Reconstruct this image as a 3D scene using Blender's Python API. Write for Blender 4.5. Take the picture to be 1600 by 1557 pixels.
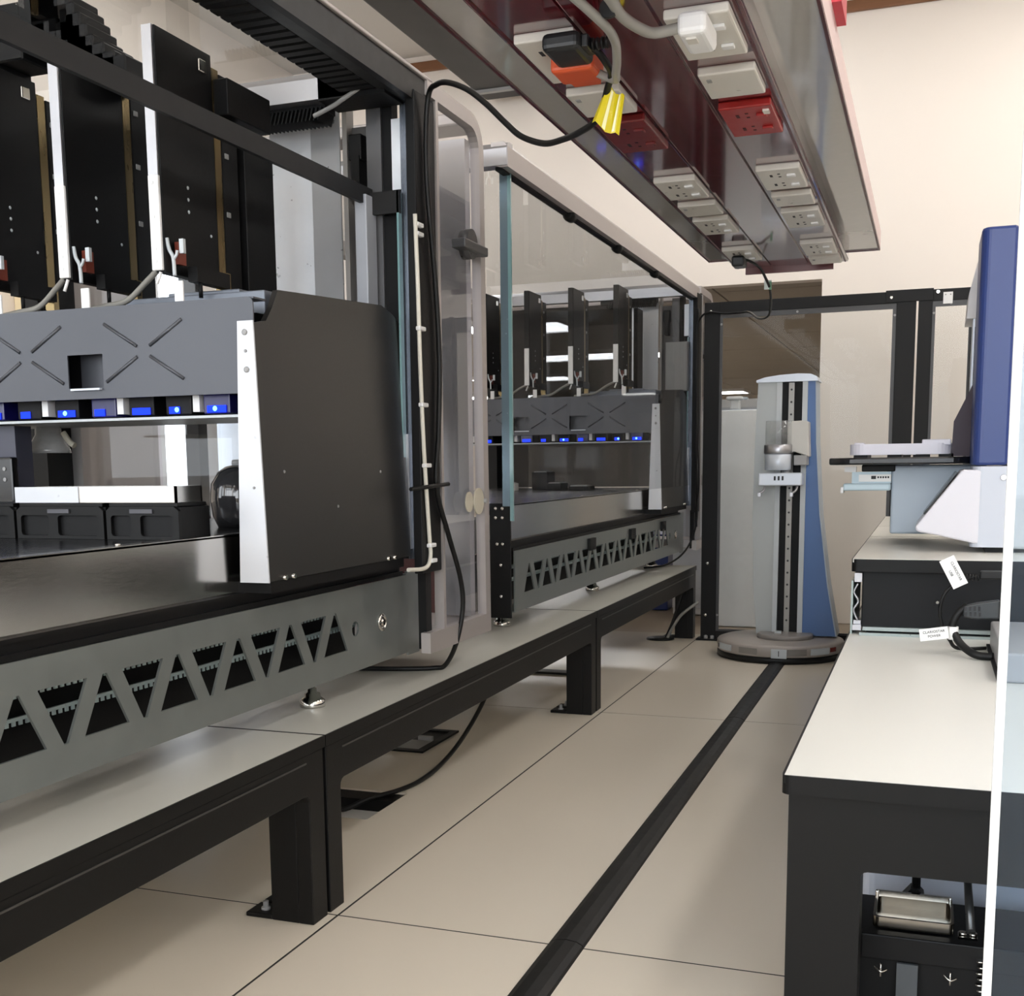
import bpy, bmesh, math, random
from mathutils import Vector, Matrix

for _o in list(bpy.data.objects):
    bpy.data.objects.remove(_o, do_unlink=True)
scene = bpy.context.scene
COL = scene.collection
random.seed(7)

# ------------------------------------------------------------------ camera
cam_data = bpy.data.cameras.new('camera')
cam = bpy.data.objects.new('camera', cam_data)
COL.objects.link(cam)
cam_data.sensor_width = 36.0
cam_data.lens = 41.47
cam_data.shift_x = 0.02975
cam_data.shift_y = 0.12885
cam_data.clip_start = 0.02
cam.matrix_world = Matrix((( 0.93584404, -0.03706247,  0.35046015, 0.0),
                           ( 0.35218549,  0.13419681, -0.92625946, 0.0),
                           (-0.01270118,  0.99026137,  0.13864015, 1.1),
                           (0, 0, 0, 1)))
scene.camera = cam

# ------------------------------------------------------------------ world, exposure
scene.view_settings.view_transform = 'Standard'
scene.view_settings.look = 'None'
scene.view_settings.gamma = 1.0
scene.view_settings.exposure = 0.17
world = bpy.data.worlds.new('world')
scene.world = world
world.use_nodes = True
world.node_tree.nodes['Background'].inputs[0].default_value = (0.80, 0.88, 1.0, 1)
world.node_tree.nodes['Background'].inputs[1].default_value = 1.0

def area(name, loc, rot, sx, sy, power, color=(1, 1, 1)):
    l = bpy.data.lights.new(name, 'AREA')
    l.shape = 'RECTANGLE'; l.size = sx; l.size_y = sy
    l.energy = power; l.color = color
    o = bpy.data.objects.new(name, l)
    o.location = loc; o.rotation_euler = rot
    COL.objects.link(o)
    return o

# daylight entering through the two windows behind the camera and the ones on the left
area('daylight_front', (-0.9, -2.80, 2.2), (math.radians(90), 0, 0), 6.4, 2.5, 110, (0.93, 0.96, 1.0))
area('daylight_left', (-5.35, 6.0, 1.8), (0, math.radians(-90), 0), 2.0, 4.0, 90, (0.95, 0.97, 1.0))

# ------------------------------------------------------------------ materials
def lin(c):
    c = c / 255.0
    return c / 12.92 if c <= 0.04045 else ((c + 0.055) / 1.055) ** 2.4
def rgb(r, g, b): return (lin(r), lin(g), lin(b), 1.0)

MATS = {}
def mat(name, col, rough=0.5, metal=0.0, var=0.04, scale=30.0, coat=0.0, bump=0.0, spec=0.5, stretch=None, emit=0.0, rvar=0.06):
    if name in MATS: return MATS[name]
    m = bpy.data.materials.new(name); m.use_nodes = True
    nt = m.node_tree; b = nt.nodes['Principled BSDF']
    b.inputs['Metallic'].default_value = metal
    b.inputs['Specular IOR Level'].default_value = spec
    b.inputs['Coat Weight'].default_value = coat
    b.inputs['Coat Roughness'].default_value = 0.06
    tc = nt.nodes.new('ShaderNodeTexCoord'); mp = nt.nodes.new('ShaderNodeMapping')
    nz = nt.nodes.new('ShaderNodeTexNoise'); nz.inputs['Scale'].default_value = scale
    nz.inputs['Detail'].default_value = 3.0
    nt.links.new(tc.outputs['Object'], mp.inputs['Vector']); nt.links.new(mp.outputs['Vector'], nz.inputs['Vector'])
    if stretch: mp.inputs['Scale'].default_value = stretch
    rp = nt.nodes.new('ShaderNodeMixRGB')
    lo = tuple(max(0, c * (1 - var)) for c in col[:3]) + (1,)
    hi = tuple(min(1, c * (1 + var)) for c in col[:3]) + (1,)
    rp.inputs[1].default_value = lo; rp.inputs[2].default_value = hi
    nt.links.new(nz.outputs['Fac'], rp.inputs[0]); nt.links.new(rp.outputs[0], b.inputs['Base Color'])
    mr = nt.nodes.new('ShaderNodeMapRange')
    mr.inputs['To Min'].default_value = max(0.0, rough - rvar); mr.inputs['To Max'].default_value = min(1.0, rough + rvar)
    nt.links.new(nz.outputs['Fac'], mr.inputs['Value']); nt.links.new(mr.outputs['Result'], b.inputs['Roughness'])
    if bump:
        bp = nt.nodes.new('ShaderNodeBump'); bp.inputs['Strength'].default_value = bump; bp.inputs['Distance'].default_value = 0.002
        nt.links.new(nz.outputs['Fac'], bp.inputs['Height']); nt.links.new(bp.outputs['Normal'], b.inputs['Normal'])
    if emit:
        b.inputs['Emission Color'].default_value = col; b.inputs['Emission Strength'].default_value = emit
    MATS[name] = m
    return m

def glass(name, tint=(1, 1, 1), refl=1.0, ior=1.45, haze=0.0, hazecol=(0.8, 0.8, 0.8)):
    if name in MATS: return MATS[name]
    m = bpy.data.materials.new(name); m.use_nodes = True
    nt = m.node_tree; nt.nodes.clear()
    out = nt.nodes.new('ShaderNodeOutputMaterial')
    tr = nt.nodes.new('ShaderNodeBsdfTransparent'); tr.inputs[0].default_value = tuple(tint) + (1,)
    gl = nt.nodes.new('ShaderNodeBsdfGlossy'); gl.inputs['Roughness'].default_value = 0.01
    gl.inputs[0].default_value = (refl, refl, refl, 1)
    fr = nt.nodes.new('ShaderNodeFresnel'); fr.inputs['IOR'].default_value = ior
    mx = nt.nodes.new('ShaderNodeMixShader')
    ge = nt.nodes.new('ShaderNodeNewGeometry'); mt = nt.nodes.new('ShaderNodeMath'); mt.operation = 'SUBTRACT'; mt.inputs[0].default_value = 1.0
    mm = nt.nodes.new('ShaderNodeMath'); mm.operation = 'MULTIPLY'
    nt.links.new(ge.outputs['Backfacing'], mt.inputs[1]); nt.links.new(fr.outputs[0], mm.inputs[0]); nt.links.new(mt.outputs[0], mm.inputs[1])
    nt.links.new(mm.outputs[0], mx.inputs[0])
    last = tr
    if haze:
        df = nt.nodes.new('ShaderNodeBsdfDiffuse'); df.inputs[0].default_value = tuple(hazecol) + (1,)
        m2 = nt.nodes.new('ShaderNodeMixShader')
        nz = nt.nodes.new('ShaderNodeTexNoise'); nz.inputs['Scale'].default_value = 4
        mr = nt.nodes.new('ShaderNodeMapRange'); mr.inputs['To Min'].default_value = haze * 0.8; mr.inputs['To Max'].default_value = haze * 1.2
        nt.links.new(nz.outputs['Fac'], mr.inputs['Value']); nt.links.new(mr.outputs['Result'], m2.inputs[0])
        nt.links.new(tr.outputs[0], m2.inputs[1]); nt.links.new(df.outputs[0], m2.inputs[2])
        last = m2
    nt.links.new(last.outputs[0], mx.inputs[1]); nt.links.new(gl.outputs[0], mx.inputs[2])
    nt.links.new(mx.outputs[0], out.inputs[0])
    MATS[name] = m
    return m

def emission(name, col, strength):
    if name in MATS: return MATS[name]
    m = bpy.data.materials.new(name); m.use_nodes = True
    nt = m.node_tree; nt.nodes.clear()
    out = nt.nodes.new('ShaderNodeOutputMaterial'); e = nt.nodes.new('ShaderNodeEmission')
    e.inputs[0].default_value = col; e.inputs[1].default_value = strength
    nt.links.new(e.outputs[0], out.inputs[0]); MATS[name] = m
    return m

WALL = mat('wall_paint', rgb(245, 236, 227), 0.75, var=0.012, scale=3, bump=0.02)
CEIL = mat('ceiling_paint', rgb(212, 208, 202), 0.8, var=0.02, scale=4)
FLOOR = mat('floor_laminate', rgb(214, 204, 188), 0.27, var=0.004, scale=1.5, rvar=0.0)
BENCH = mat('shaded_bench_laminate', rgb(190, 188, 179), 0.32, var=0.006, scale=4, rvar=0.0)  # left bench tops: the machines' shade is put into this greyer colour
SEAM = mat('dark_seam', rgb(30, 28, 26), 0.7)
BLACK = mat('black_powder_coat', rgb(15, 15, 15), 0.45, var=0.08, scale=200, bump=0.03, spec=0.22)
MATTE = mat('matte_black', rgb(14, 14, 15), 0.5, var=0.1, scale=150, spec=0.22)
GLOSSB = mat('gloss_black', rgb(10, 10, 12), 0.18, var=0.05)
RUBBER = mat('black_rubber', rgb(20, 20, 20), 0.45, var=0.08, spec=0.3)
CHAR = mat('charcoal_sheet', rgb(78, 80, 86), 0.38, metal=0.35, var=0.03, scale=250)
ALU = mat('satin_aluminium', rgb(178, 178, 182), 0.32, metal=0.85, var=0.03, scale=60, stretch=(1, 1, 20))
ALUW = mat('anodised_aluminium', rgb(178, 172, 170), 0.42, metal=0.55, var=0.02, scale=80)
STEEL = mat('brushed_steel', rgb(198, 195, 190), 0.17, metal=1.0, var=0.04, scale=50, stretch=(1, 1, 30))
POLISH = mat('polished_steel', rgb(228, 230, 234), 0.30, metal=0.55, var=0.02, scale=40)
GALV = mat('zinc_sheet', rgb(150, 156, 154), 0.36, metal=0.75, var=0.09, scale=14)
CHROME = mat('chrome', rgb(205, 203, 198), 0.12, metal=1.0, var=0.02)
BRASS = mat('brass_rail', rgb(132, 114, 80), 0.28, metal=0.9, var=0.05, stretch=(1, 1, 0.2))
SILVER = mat('silver_paint', rgb(205, 212, 222), 0.38, metal=0.3, var=0.02, scale=200)
WHITE = mat('white_plastic', rgb(232, 232, 232), 0.35, var=0.015)
WHITEM = mat('white_sheet_metal', rgb(206, 209, 215), 0.30, metal=0.1, var=0.01)
CREAM = mat('cream_panel', rgb(244, 226, 188), 0.6, var=0.02)
GREYP = mat('grey_plastic', rgb(150, 150, 150), 0.4, var=0.03)
LGREY = mat('light_grey_plastic', rgb(190, 196, 200), 0.4, var=0.02)
BLUEGREY = mat('blue_grey_casing', rgb(164, 176, 188), 0.42, var=0.02)
BLUE = mat('blue_casing', rgb(38, 58, 118), 0.36, var=0.03, scale=300, bump=0.05)
SKYBLUE = mat('slate_blue_panel', rgb(70, 106, 160), 0.38, var=0.03, scale=20)
MAROON = mat('maroon_gloss', rgb(86, 22, 30), 0.12, var=0.05, coat=1.0)
MAROOND = mat('maroon_edge', rgb(70, 14, 22), 0.3, var=0.05)
WING = mat('grey_gloss_panel', rgb(184, 180, 175), 0.12, var=0.03, coat=0.8)
PINK = mat('pale_pink_edge', rgb(214, 190, 188), 0.4, var=0.02)
RED = mat('red_plastic', rgb(178, 30, 30), 0.3, var=0.03)
REDD = mat('deep_red_plastic', rgb(150, 20, 18), 0.3, var=0.03)
SOCK = mat('white_socket_plastic', rgb(212, 208, 200), 0.3, var=0.015)
ORANGE = mat('orange_plastic', rgb(206, 84, 44), 0.4, var=0.03)
YELLOW = mat('yellow_vinyl', rgb(222, 204, 22), 0.25, var=0.05, coat=0.4)
YELLOWL = mat('pale_stripe', rgb(250, 246, 190), 0.2, var=0.02)
GREYC = mat('grey_cable', rgb(140, 138, 132), 0.45, var=0.03)
WHITEC = mat('white_cable', rgb(212, 208, 196), 0.45, var=0.02)
PURPLE = mat('plum_acrylic', rgb(40, 18, 38), 0.5, var=0.03)
BROWN = mat('brown_wood_trim', rgb(128, 84, 52), 0.45, var=0.15, scale=12, stretch=(0.3, 8, 8))
CARPET = mat('brown_carpet', rgb(158, 144, 128), 0.9, var=0.08, scale=300)
CEIL2 = mat('grey_ceiling_tile', rgb(166, 160, 152), 0.8, var=0.05, scale=3)
FROST = mat('frosted_edge', rgb(238, 240, 240), 0.4, var=0.02)
LATCH = mat('translucent_latch', rgb(196, 190, 172), 0.4, var=0.02)
PAPER = mat('white_paper_label', rgb(240, 240, 238), 0.6, var=0.01)
INK = mat('black_ink', rgb(25, 25, 28), 0.6)
BLUETINT = mat('blue_polymer', rgb(24, 22, 84), 0.2, var=0.05)
LED = emission('blue_led', (0.01, 0.03, 1.0, 1), 3.0)
LEDW = emission('blue_white_led', (0.10, 0.35, 1.0, 1), 6.0)
LAMP = emission('lamp_diffuser', (1.0, 0.98, 0.95, 1), 11.5)
SKYPANE = emission('window_daylight', (0.90, 0.95, 1.0, 1), 4.0)
GCLEAR = glass('clear_glass', (0.97, 0.98, 0.98))
GFRONT = glass('tinted_front_acrylic', (0.88, 0.88, 0.88), ior=1.03, haze=0.01, hazecol=(0.7, 0.68, 0.66))
GHOOD = glass('hood_acrylic', (0.95, 0.95, 0.96), ior=1.3, haze=0.02, hazecol=(0.85, 0.83, 0.82))
GSMOKE = glass('smoked_panel', (0.34, 0.35, 0.36), ior=1.2)
GDOOR = glass('door_glass', (0.96, 0.97, 0.97), ior=1.18)
LAMP2 = emission('far_lamp_diffuser', (1.0, 0.98, 0.94, 1), 12.0)
GEDGE = mat('glass_edge', rgb(120, 158, 162), 0.15, var=0.04, coat=0.5)
GNEAR = glass('near_acrylic', (0.86, 0.92, 0.97), ior=1.3, haze=0.012, hazecol=(0.35, 0.55, 0.8))

# ------------------------------------------------------------------ mesh helpers
class MB:
    def __init__(s): s.bm = bmesh.new()
    def box(s, x0, x1, y0, y1, z0, z1, bev=0.0, seg=2):
        if x0 > x1: x0, x1 = x1, x0
        if y0 > y1: y0, y1 = y1, y0
        if z0 > z1: z0, z1 = z1, z0
        r = bmesh.ops.create_cube(s.bm, size=1.0)
        for v in r['verts']:
            v.co = Vector((x0 if v.co.x < 0 else x1, y0 if v.co.y < 0 else y1, z0 if v.co.z < 0 else z1))
        if bev > 0:
            es = list({e for v in r['verts'] for e in v.link_edges})
            bmesh.ops.bevel(s.bm, geom=es, offset=bev, segments=seg, affect='EDGES', profile=0.5)
        return s
    def cyl(s, p0, p1, r0, r1=None, n=20, cap=True):
        p0 = Vector(p0); p1 = Vector(p1); r1 = r0 if r1 is None else r1
        d = (p1 - p0); L = d.length
        M = Matrix.Translation((p0 + p1) / 2) @ d.to_track_quat('Z', 'Y').to_matrix().to_4x4()
        r = bmesh.ops.create_cone(s.bm, cap_ends=cap, segments=n, radius1=r0, radius2=r1, depth=L, matrix=M)
        for f in {f for v in r['verts'] for f in v.link_faces}:
            if len(f.verts) == 4: f.smooth = True
        return s
    def tube(s, pts, r, n=10, smooth=True, sub=6):
        pts = [Vector(p) for p in pts]
        if smooth and len(pts) > 2:
            out = []
            P = [pts[0]] + pts + [pts[-1]]
            for i in range(1, len(P) - 2):
                a, b, c, d = P[i-1], P[i], P[i+1], P[i+2]
                for k in range(sub):
                    t = k / sub
                    out.append(0.5 * ((2*b) + (c-a)*t + (2*a-5*b+4*c-d)*t*t + (3*b-a-3*c+d)*t*t*t))
            out.append(pts[-1]); pts = out
        rings = []; up = Vector((0.123, 0.217, 0.97)).normalized()
        for i, p in enumerate(pts):
            t = (pts[min(i+1, len(pts)-1)] - pts[max(i-1, 0)])
            if t.length < 1e-9: t = Vector((0, 0, 1))
            t.normalize()
            u = up - t * up.dot(t)
            if u.length < 1e-3: u = t.orthogonal()
            u.normalize(); w = t.cross(u); up = u
            rings.append([s.bm.verts.new(p + (u*math.cos(2*math.pi*k/n) + w*math.sin(2*math.pi*k/n))*r) for k in range(n)])
        for a, b in zip(rings, rings[1:]):
            for k in range(n):
                f = s.bm.faces.new((a[k], a[(k+1) % n], b[(k+1) % n], b[k])); f.smooth = True
        s.bm.faces.new(rings[0][::-1]); s.bm.faces.new(rings[-1])
        return s
    def lathe(s, prof, c, n=32, axis='Z'):
        c = Vector(c); rings = []
        for (r, h) in prof:
            ring = []
            for k in range(n):
                a = 2*math.pi*k/n
                v = Vector((r*math.cos(a), r*math.sin(a), h))
                if axis == 'X': v = Vector((h, v.x, v.y))
                elif axis == 'Y': v = Vector((v.x, h, v.y))
                ring.append(s.bm.verts.new(c + v))
            rings.append(ring)
        for a, b in zip(rings, rings[1:]):
            for k in range(n):
                f = s.bm.faces.new((a[k], a[(k+1) % n], b[(k+1) % n], b[k])); f.smooth = True
        s.bm.faces.new(rings[0][::-1]); s.bm.faces.new(rings[-1])
        return s
    def prism(s, pts, vec):
        vs = [s.bm.verts.new(Vector(p)) for p in pts]
        f = s.bm.faces.new(vs)
        r = bmesh.ops.extrude_face_region(s.bm, geom=[f])
        nv = [g for g in r['geom'] if isinstance(g, bmesh.types.BMVert)]
        bmesh.ops.translate(s.bm, verts=nv, vec=Vector(vec))
        return s
    def sheet(s, outline, holes, fn, vec):
        """flat sheet with holes; 2-D points mapped to 3-D by fn, extruded by vec"""
        es = []
        for loop in [outline] + list(holes):
            vs = [s.bm.verts.new(Vector(fn(*p))) for p in loop]
            for i in range(len(vs)):
                es.append(s.bm.edges.new((vs[i], vs[(i+1) % len(vs)])))
        r = bmesh.ops.triangle_fill(s.bm, edges=es, use_beauty=True, use_dissolve=False)
        fs = [g for g in r['geom'] if isinstance(g, bmesh.types.BMFace)]
        r = bmesh.ops.extrude_face_region(s.bm, geom=fs)
        nv = [g for g in r['geom'] if isinstance(g, bmesh.types.BMVert)]
        bmesh.ops.translate(s.bm, verts=nv, vec=Vector(vec))
        return s
    def xform(s, M):
        bmesh.ops.transform(s.bm, matrix=M, verts=s.bm.verts); return s
    def build(s, name, m, parent=None, label=None, bevel=0.0):
        bmesh.ops.recalc_face_normals(s.bm, faces=s.bm.faces)
        me = bpy.data.meshes.new(name)
        vs = [v.co for v in s.bm.verts]
        if parent is not None:
            off = org(parent)
        else:
            off = Vector(((min(v.x for v in vs)+max(v.x for v in vs))/2, (min(v.y for v in vs)+max(v.y for v in vs))/2, min(v.z for v in vs)))
        bmesh.ops.translate(s.bm, verts=s.bm.verts, vec=-off)
        s.bm.to_mesh(me); s.bm.free()
        me.materials.append(m)
        o = bpy.data.objects.new(name, me); COL.objects.link(o)
        if parent is not None: o.parent = parent
        else: o.location = off
        if bevel:
            md = o.modifiers.new('bevel', 'BEVEL'); md.width = bevel; md.segments = 2; md.limit_method = 'ANGLE'
        if label: o['label'] = label
        return o

def org(o):
    v = Vector((0, 0, 0))
    while o is not None:
        v = v + o.location; o = o.parent
    return v

def tag(o, label, cat, group=None):
    o['label'] = label; o['category'] = cat
    if group: o['group'] = group
    return o
def struct(o): o['kind'] = 'structure'; return o
def thing(name, loc, label, cat, group=None):
    o = bpy.data.objects.new(name, None); COL.objects.link(o)
    o.empty_display_size = 0.05; o.location = loc
    return tag(o, label, cat, group)
def bx(*a, **k): return MB().box(*a, **k)
def arc(cx, cy, r, a0, a1, n=8):
    return [(cx + r*math.cos(math.radians(a0+(a1-a0)*i/n)), cy + r*math.sin(math.radians(a0+(a1-a0)*i/n))) for i in range(n+1)]
def rrect(x0, x1, y0, y1, r, n=6):
    return arc(x1-r, y1-r, r, 0, 90, n) + arc(x0+r, y1-r, r, 90, 180, n) + arc(x0+r, y0+r, r, 180, 270, n) + arc(x1-r, y0+r, r, 270, 360, n)
def circ(cx, cy, r, n=20): return [(cx+r*math.cos(2*math.pi*i/n), cy+r*math.sin(2*math.pi*i/n)) for i in range(n)]
def text(body, size, M, name, m, parent):
    cu = bpy.data.curves.new(name, 'FONT'); cu.body = body; cu.size = size; cu.extrude = 0.0004
    cu.align_x = 'CENTER'; cu.align_y = 'CENTER'
    t = bpy.data.objects.new(name, cu); COL.objects.link(t)
    dg = bpy.context.evaluated_depsgraph_get()
    me = bpy.data.meshes.new_from_object(t.evaluated_get(dg))
    bpy.data.objects.remove(t, do_unlink=True)
    me.transform(Matrix.Translation(-org(parent)) @ M)
    me.materials.clear(); me.materials.append(m)
    o = bpy.data.objects.new(name, me); COL.objects.link(o); o.parent = parent
    return o
XZ = lambda y: (lambda a, b: (a, y, b))
YZ = lambda x: (lambda a, b: (x, a, b))
XY = lambda z: (lambda a, b: (a, b, z))

# ================================================================== setting
# white platform floor of large laminate panels with narrow seams; two cut-outs under the left bench
SX = -1.33; SYS = (-0.045, 2.485, 5.012)
def panels(x0, x1, y0, y1, skip=()):
    g = 0.0034
    out = []
    xs = [x0] + [x for x in (SX, ) if x0 < x < x1] + [x1]
    ys = [y0] + [y for y in SYS if y0 < y < y1] + [y1]
    for i in range(len(xs)-1):
        for j in range(len(ys)-1):
            out.append((xs[i]+(g if i else 0), xs[i+1]-(g if i < len(xs)-2 else 0), ys[j]+(g if j else 0), ys[j+1]-(g if j < len(ys)-2 else 0)))
    return out
mb = MB()
HOLES = [(-1.94, -1.615, 3.225, 3.54)]
for (x0, x1, y0, y1) in panels(-4.6, 2.6, -2.9, 7.54):
    hs = [h for h in HOLES if x0 < h[0] and h[1] < x1 and y0 < h[2] and h[3] < y1]
    mb.sheet([(x0, y0), (x1, y0), (x1, y1), (x0, y1)], [[(h[0], h[2]), (h[1], h[2]), (h[1], h[3]), (h[0], h[3])] for h in hs], XY(-0.03), (0, 0, 0.03))
struct(mb.build('floor', FLOOR))
struct(bx(-4.6, 2.6, -2.9, 7.54, -0.22, -0.20).build('floor', SEAM))
mb = MB(); mb.box(SX-0.004, SX+0.004, -2.9, 7.54, -0.012, -0.0006)
for y in SYS: mb.box(-4.6, SX-0.004, y-0.004, y+0.004, -0.012, -0.0006); mb.box(SX+0.004, 2.6, y-0.004, y+0.004, -0.012, -0.0006)
struct(mb.build('trim_2', SEAM))
struct(bx(2.585, 2.6, -2.9, 8.29, 0.0, 1.25).build('reflection_darkener', mat('reflection_darkener_black', rgb(40, 39, 38), 0.5)))  # unseen dark panel added to darken reflections in the near deck front
struct(bx(-16, 9, 7.545, 26.0, -0.20, -0.004).build('floor', CARPET))
struct(bx(-16, 9, -3.0, 8.6, 4.03, 4.13).build('ceiling', CEIL))
# the wall facing the camera has a wide opening into the next room
mb = MB()
mb.box(-0.709, 9, 8.3, 8.42, 0, 4.03); mb.box(-4.6, -0.709, 8.3, 8.42, 2.285, 4.03); mb.box(-16, -4.6, 8.3, 8.42, 0, 4.03)
struct(mb.build('wall_back', WALL))
struct(bx(-4.6, 2.6, 8.27, 8.3, 3.915, 3.985, bev=0.008).build('trim_1', BROWN))
# left wall with a bright window and a door
mb = MB()
mb.sheet([(-3.0, 0), (8.3, 0), (8.3, 4.03), (-3.0, 4.03)], [[(6.36, 0.7), (6.80, 0.7), (6.80, 2.6), (6.36, 2.6)], [(-2.5, 1.0), (0.6, 1.0), (0.6, 3.2), (-2.5, 3.2)]], YZ(-4.6), (-0.12, 0, 0))
struct(mb.build('wall_left', WALL))
struct(bx(2.6, 2.72, -3.0, 8.3, 0, 4.03).build('wall_right', WALL))
mb = MB()
mb.sheet([(-4.7, 0), (2.7, 0), (2.7, 4.03), (-4.7, 4.03)], [[(-4.2, 0.9), (-0.9, 0.9), (-0.9, 3.5), (-4.2, 3.5)], [(-0.5, 0.9), (2.2, 0.9), (2.2, 3.5), (-0.5, 3.5)]], XZ(-3.0), (0, 0.12, 0))
struct(mb.build('wall_front', WALL))
for i, (x0, x1) in enumerate(((-4.2, -0.9), (-0.5, 2.2))):
    mb = MB()
    for a in (x0, (x0+x1)/2-0.03, x1-0.06): mb.box(a, a+0.06, -3.0, -2.9, 0.9, 3.5)
    mb.box(x0, x1, -3.0, -2.9, 0.9, 0.96); mb.box(x0, x1, -3.0, -2.9, 3.44, 3.5)
    w = struct(mb.build('window_%d' % (i+3), WHITE))
    bx(x0+0.06, x1-0.06, -2.955, -2.95, 0.96, 3.44).build('pane', SKYPANE, w)
for i, (y0, y1, z0, z1) in enumerate(((6.36, 6.80, 0.7, 2.6), (-2.5, 0.6, 1.0, 3.2))):  # second window is out of view, put in to brighten the polished plate's reflection
    mb = MB()
    mb.box(-4.70, -4.56, y0-0.02, y0+0.05, z0, z1); mb.box(-4.70, -4.56, y1-0.05, y1+0.02, z0, z1)
    mb.box(-4.70, -4.56, y0, y1, z0-0.02, z0+0.05); mb.box(-4.70, -4.56, y0, y1, z1-0.05, z1+0.02)
    if y1-y0 > 1: mb.box(-4.70, -4.58, (y0+y1)/2-0.03, (y0+y1)/2+0.03, z0, z1)
    w = struct(mb.build('window_%d' % (i+1), WHITE))
    bx(-4.66, -4.655, y0+0.05, y1-0.05, z0+0.05, z1-0.05).build('pane', SKYPANE, w)
# next room: a long hall with a lower tiled ceiling
struct(bx(-16, 9, 26.0, 26.1, 0, 2.6).build('wall_back', mat('hall_wall', rgb(214, 206, 196), 0.7, var=0.01)))
struct(bx(-16.1, -16, 8.42, 26.0, 0, 2.6).build('wall_left', WALL))
struct(bx(9, 9.1, 8.42, 26.0, 0, 2.6).build('wall_right', WALL))
mb = MB()
nx, ny = 14, 10
for i in range(nx):
    for j in range(ny):
        x0 = -16 + i*25.0/nx; y0 = 8.42 + j*17.6/ny
        mb.box(x0+0.008, x0+25.0/nx-0.008, y0+0.008, y0+17.6/ny-0.008, 2.50, 2.53)
struct(mb.build('ceiling', CEIL2))
struct(bx(-16, 9, 8.42, 26.0, 2.535, 2.56).build('ceiling', SEAM))

# left-wall furnishings glimpsed under the arm of the near machine
tag(bx(-4.598, -4.45, 5.18, 5.53, 0, 2.6, bev=0.004).build('wall_cabinet', CREAM), 'tall cream cupboard by the left wall, seen under the near machine arm', 'cupboard')
d = struct(bx(-4.6, -4.54, 6.0, 6.34, 0.0, 2.1, bev=0.006).build('door_1', mat('pale_door', rgb(222, 216, 222), 0.5, var=0.01)))
for (y, z) in ((6.06, 1.30), (6.28, 1.31), (6.07, 1.12), (6.29, 1.08)):
    bx(-4.54, -4.535, y-0.012, y+0.012, z-0.015, z+0.015).build('notice', GREYP, d)
bx(-4.55, -4.50, 5.86, 5.97, 0.0, 2.3).build('frame', WHITE, d)
t = thing('grey_cabinet', (-4.1, 7.2, 0), 'pale blue-grey upright cabinet at far left, beside the bright window', 'cabinet')
bx(-4.4, -4.0, 6.75, 7.05, 0, 1.9, bev=0.02).build('body', BLUEGREY, t)
bx(-4.39, -4.01, 6.742, 6.75, 0.1, 1.85).build('door', SILVER, t)
t = thing('microwave_oven', (-4.3, 7.55, 1.15), 'dark box appliance on a pale shelf by the left wall', 'appliance')
bx(-4.55, -4.1, 7.25, 7.85, 1.15, 1.36, bev=0.01).build('body', mat('dark_appliance', rgb(74, 74, 78), 0.4), t)
bx(-4.098, -4.09, 7.28, 7.70, 1.18, 1.34).build('door', GLOSSB, t)
tag(bx(-4.59, -4.05, 7.1, 8.2, 0.0, 1.148, bev=0.006).build('low_cupboard', WHITE), 'white low cupboard under the dark box appliance at the left wall', 'cupboard')

# dark duct under the ceiling behind the service box
t = thing('ceiling_duct', (-2.72, 6.9, 3.55), 'dark ventilation duct hung below the ceiling, behind the overhead service box', 'duct')
bx(-3.0, -2.42, 5.2, 8.15, 3.62, 3.98, bev=0.02).build('duct_body', mat('dark_duct', rgb(46, 46, 46), 0.6, var=0.2, scale=5), t)
for y in (5.6, 7.9): bx(-3.02, -2.40, y, y+0.04, 3.60, 4.03).build('hanger_strap', GREYP, t)

# ceiling lamps (emit): near room and next room
def lamp(x, y, z, sx, sy, label, group, m=LAMP):
    t = thing('ceiling_light', (x, y, z), label, 'light', group)
    mb = MB()
    mb.box(x-sx/2-0.03, x-sx/2, y-sy/2-0.03, y+sy/2+0.03, z-0.02, z+0.03); mb.box(x+sx/2, x+sx/2+0.03, y-sy/2-0.03, y+sy/2+0.03, z-0.02, z+0.03)
    mb.box(x-sx/2, x+sx/2, y-sy/2-0.03, y-sy/2, z-0.02, z+0.03); mb.box(x-sx/2, x+sx/2, y+sy/2, y+sy/2+0.03, z-0.02, z+0.03)
    mb.build('frame', WHITE, t)
    bx(x-sx/2, x+sx/2, y-sy/2, y+sy/2, z-0.008, z+0.03).build('diffuser', m, t)
for x in (-3.3, -0.2, 1.7):
    for y in (-1.6, 0.8, 3.2, 5.9):
        if (x == -0.2 and y > 3) or (x == -3.3 and y < 5): continue
        lamp(x, y, 4.0, 0.6, 1.3, 'extra ceiling light panel out of view, added to brighten the back wall', 'ceiling lights of the laboratory')
for x in (-1.25, 0.85):  # extra panels out of view, added to brighten back wall and white cabinet
    lamp(x, 7.2, 4.0, 0.8, 0.45, 'extra ceiling light panel out of view, added to brighten the back wall', 'ceiling lights of the laboratory')
for (x, y, w) in ((-3.95, 11.6, 1.1), (-4.3, 15.0, 2.2), (-3.95, 24.0, 1.0), (-9.0, 12.0, 2.2), (-9.0, 18.0, 2.2), (-8.5, 23.0, 2.2), (3.2, 12.3, 2.2), (3.4, 18.0, 2.2), (3.4, 23.5, 2.2), (-6.2, 18.5, 1.6)):
    lamp(x, y, 2.47, w, 0.9, 'flat white ceiling light panel in the hall beyond the opening', 'ceiling lights of the hall', LAMP2)

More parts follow.
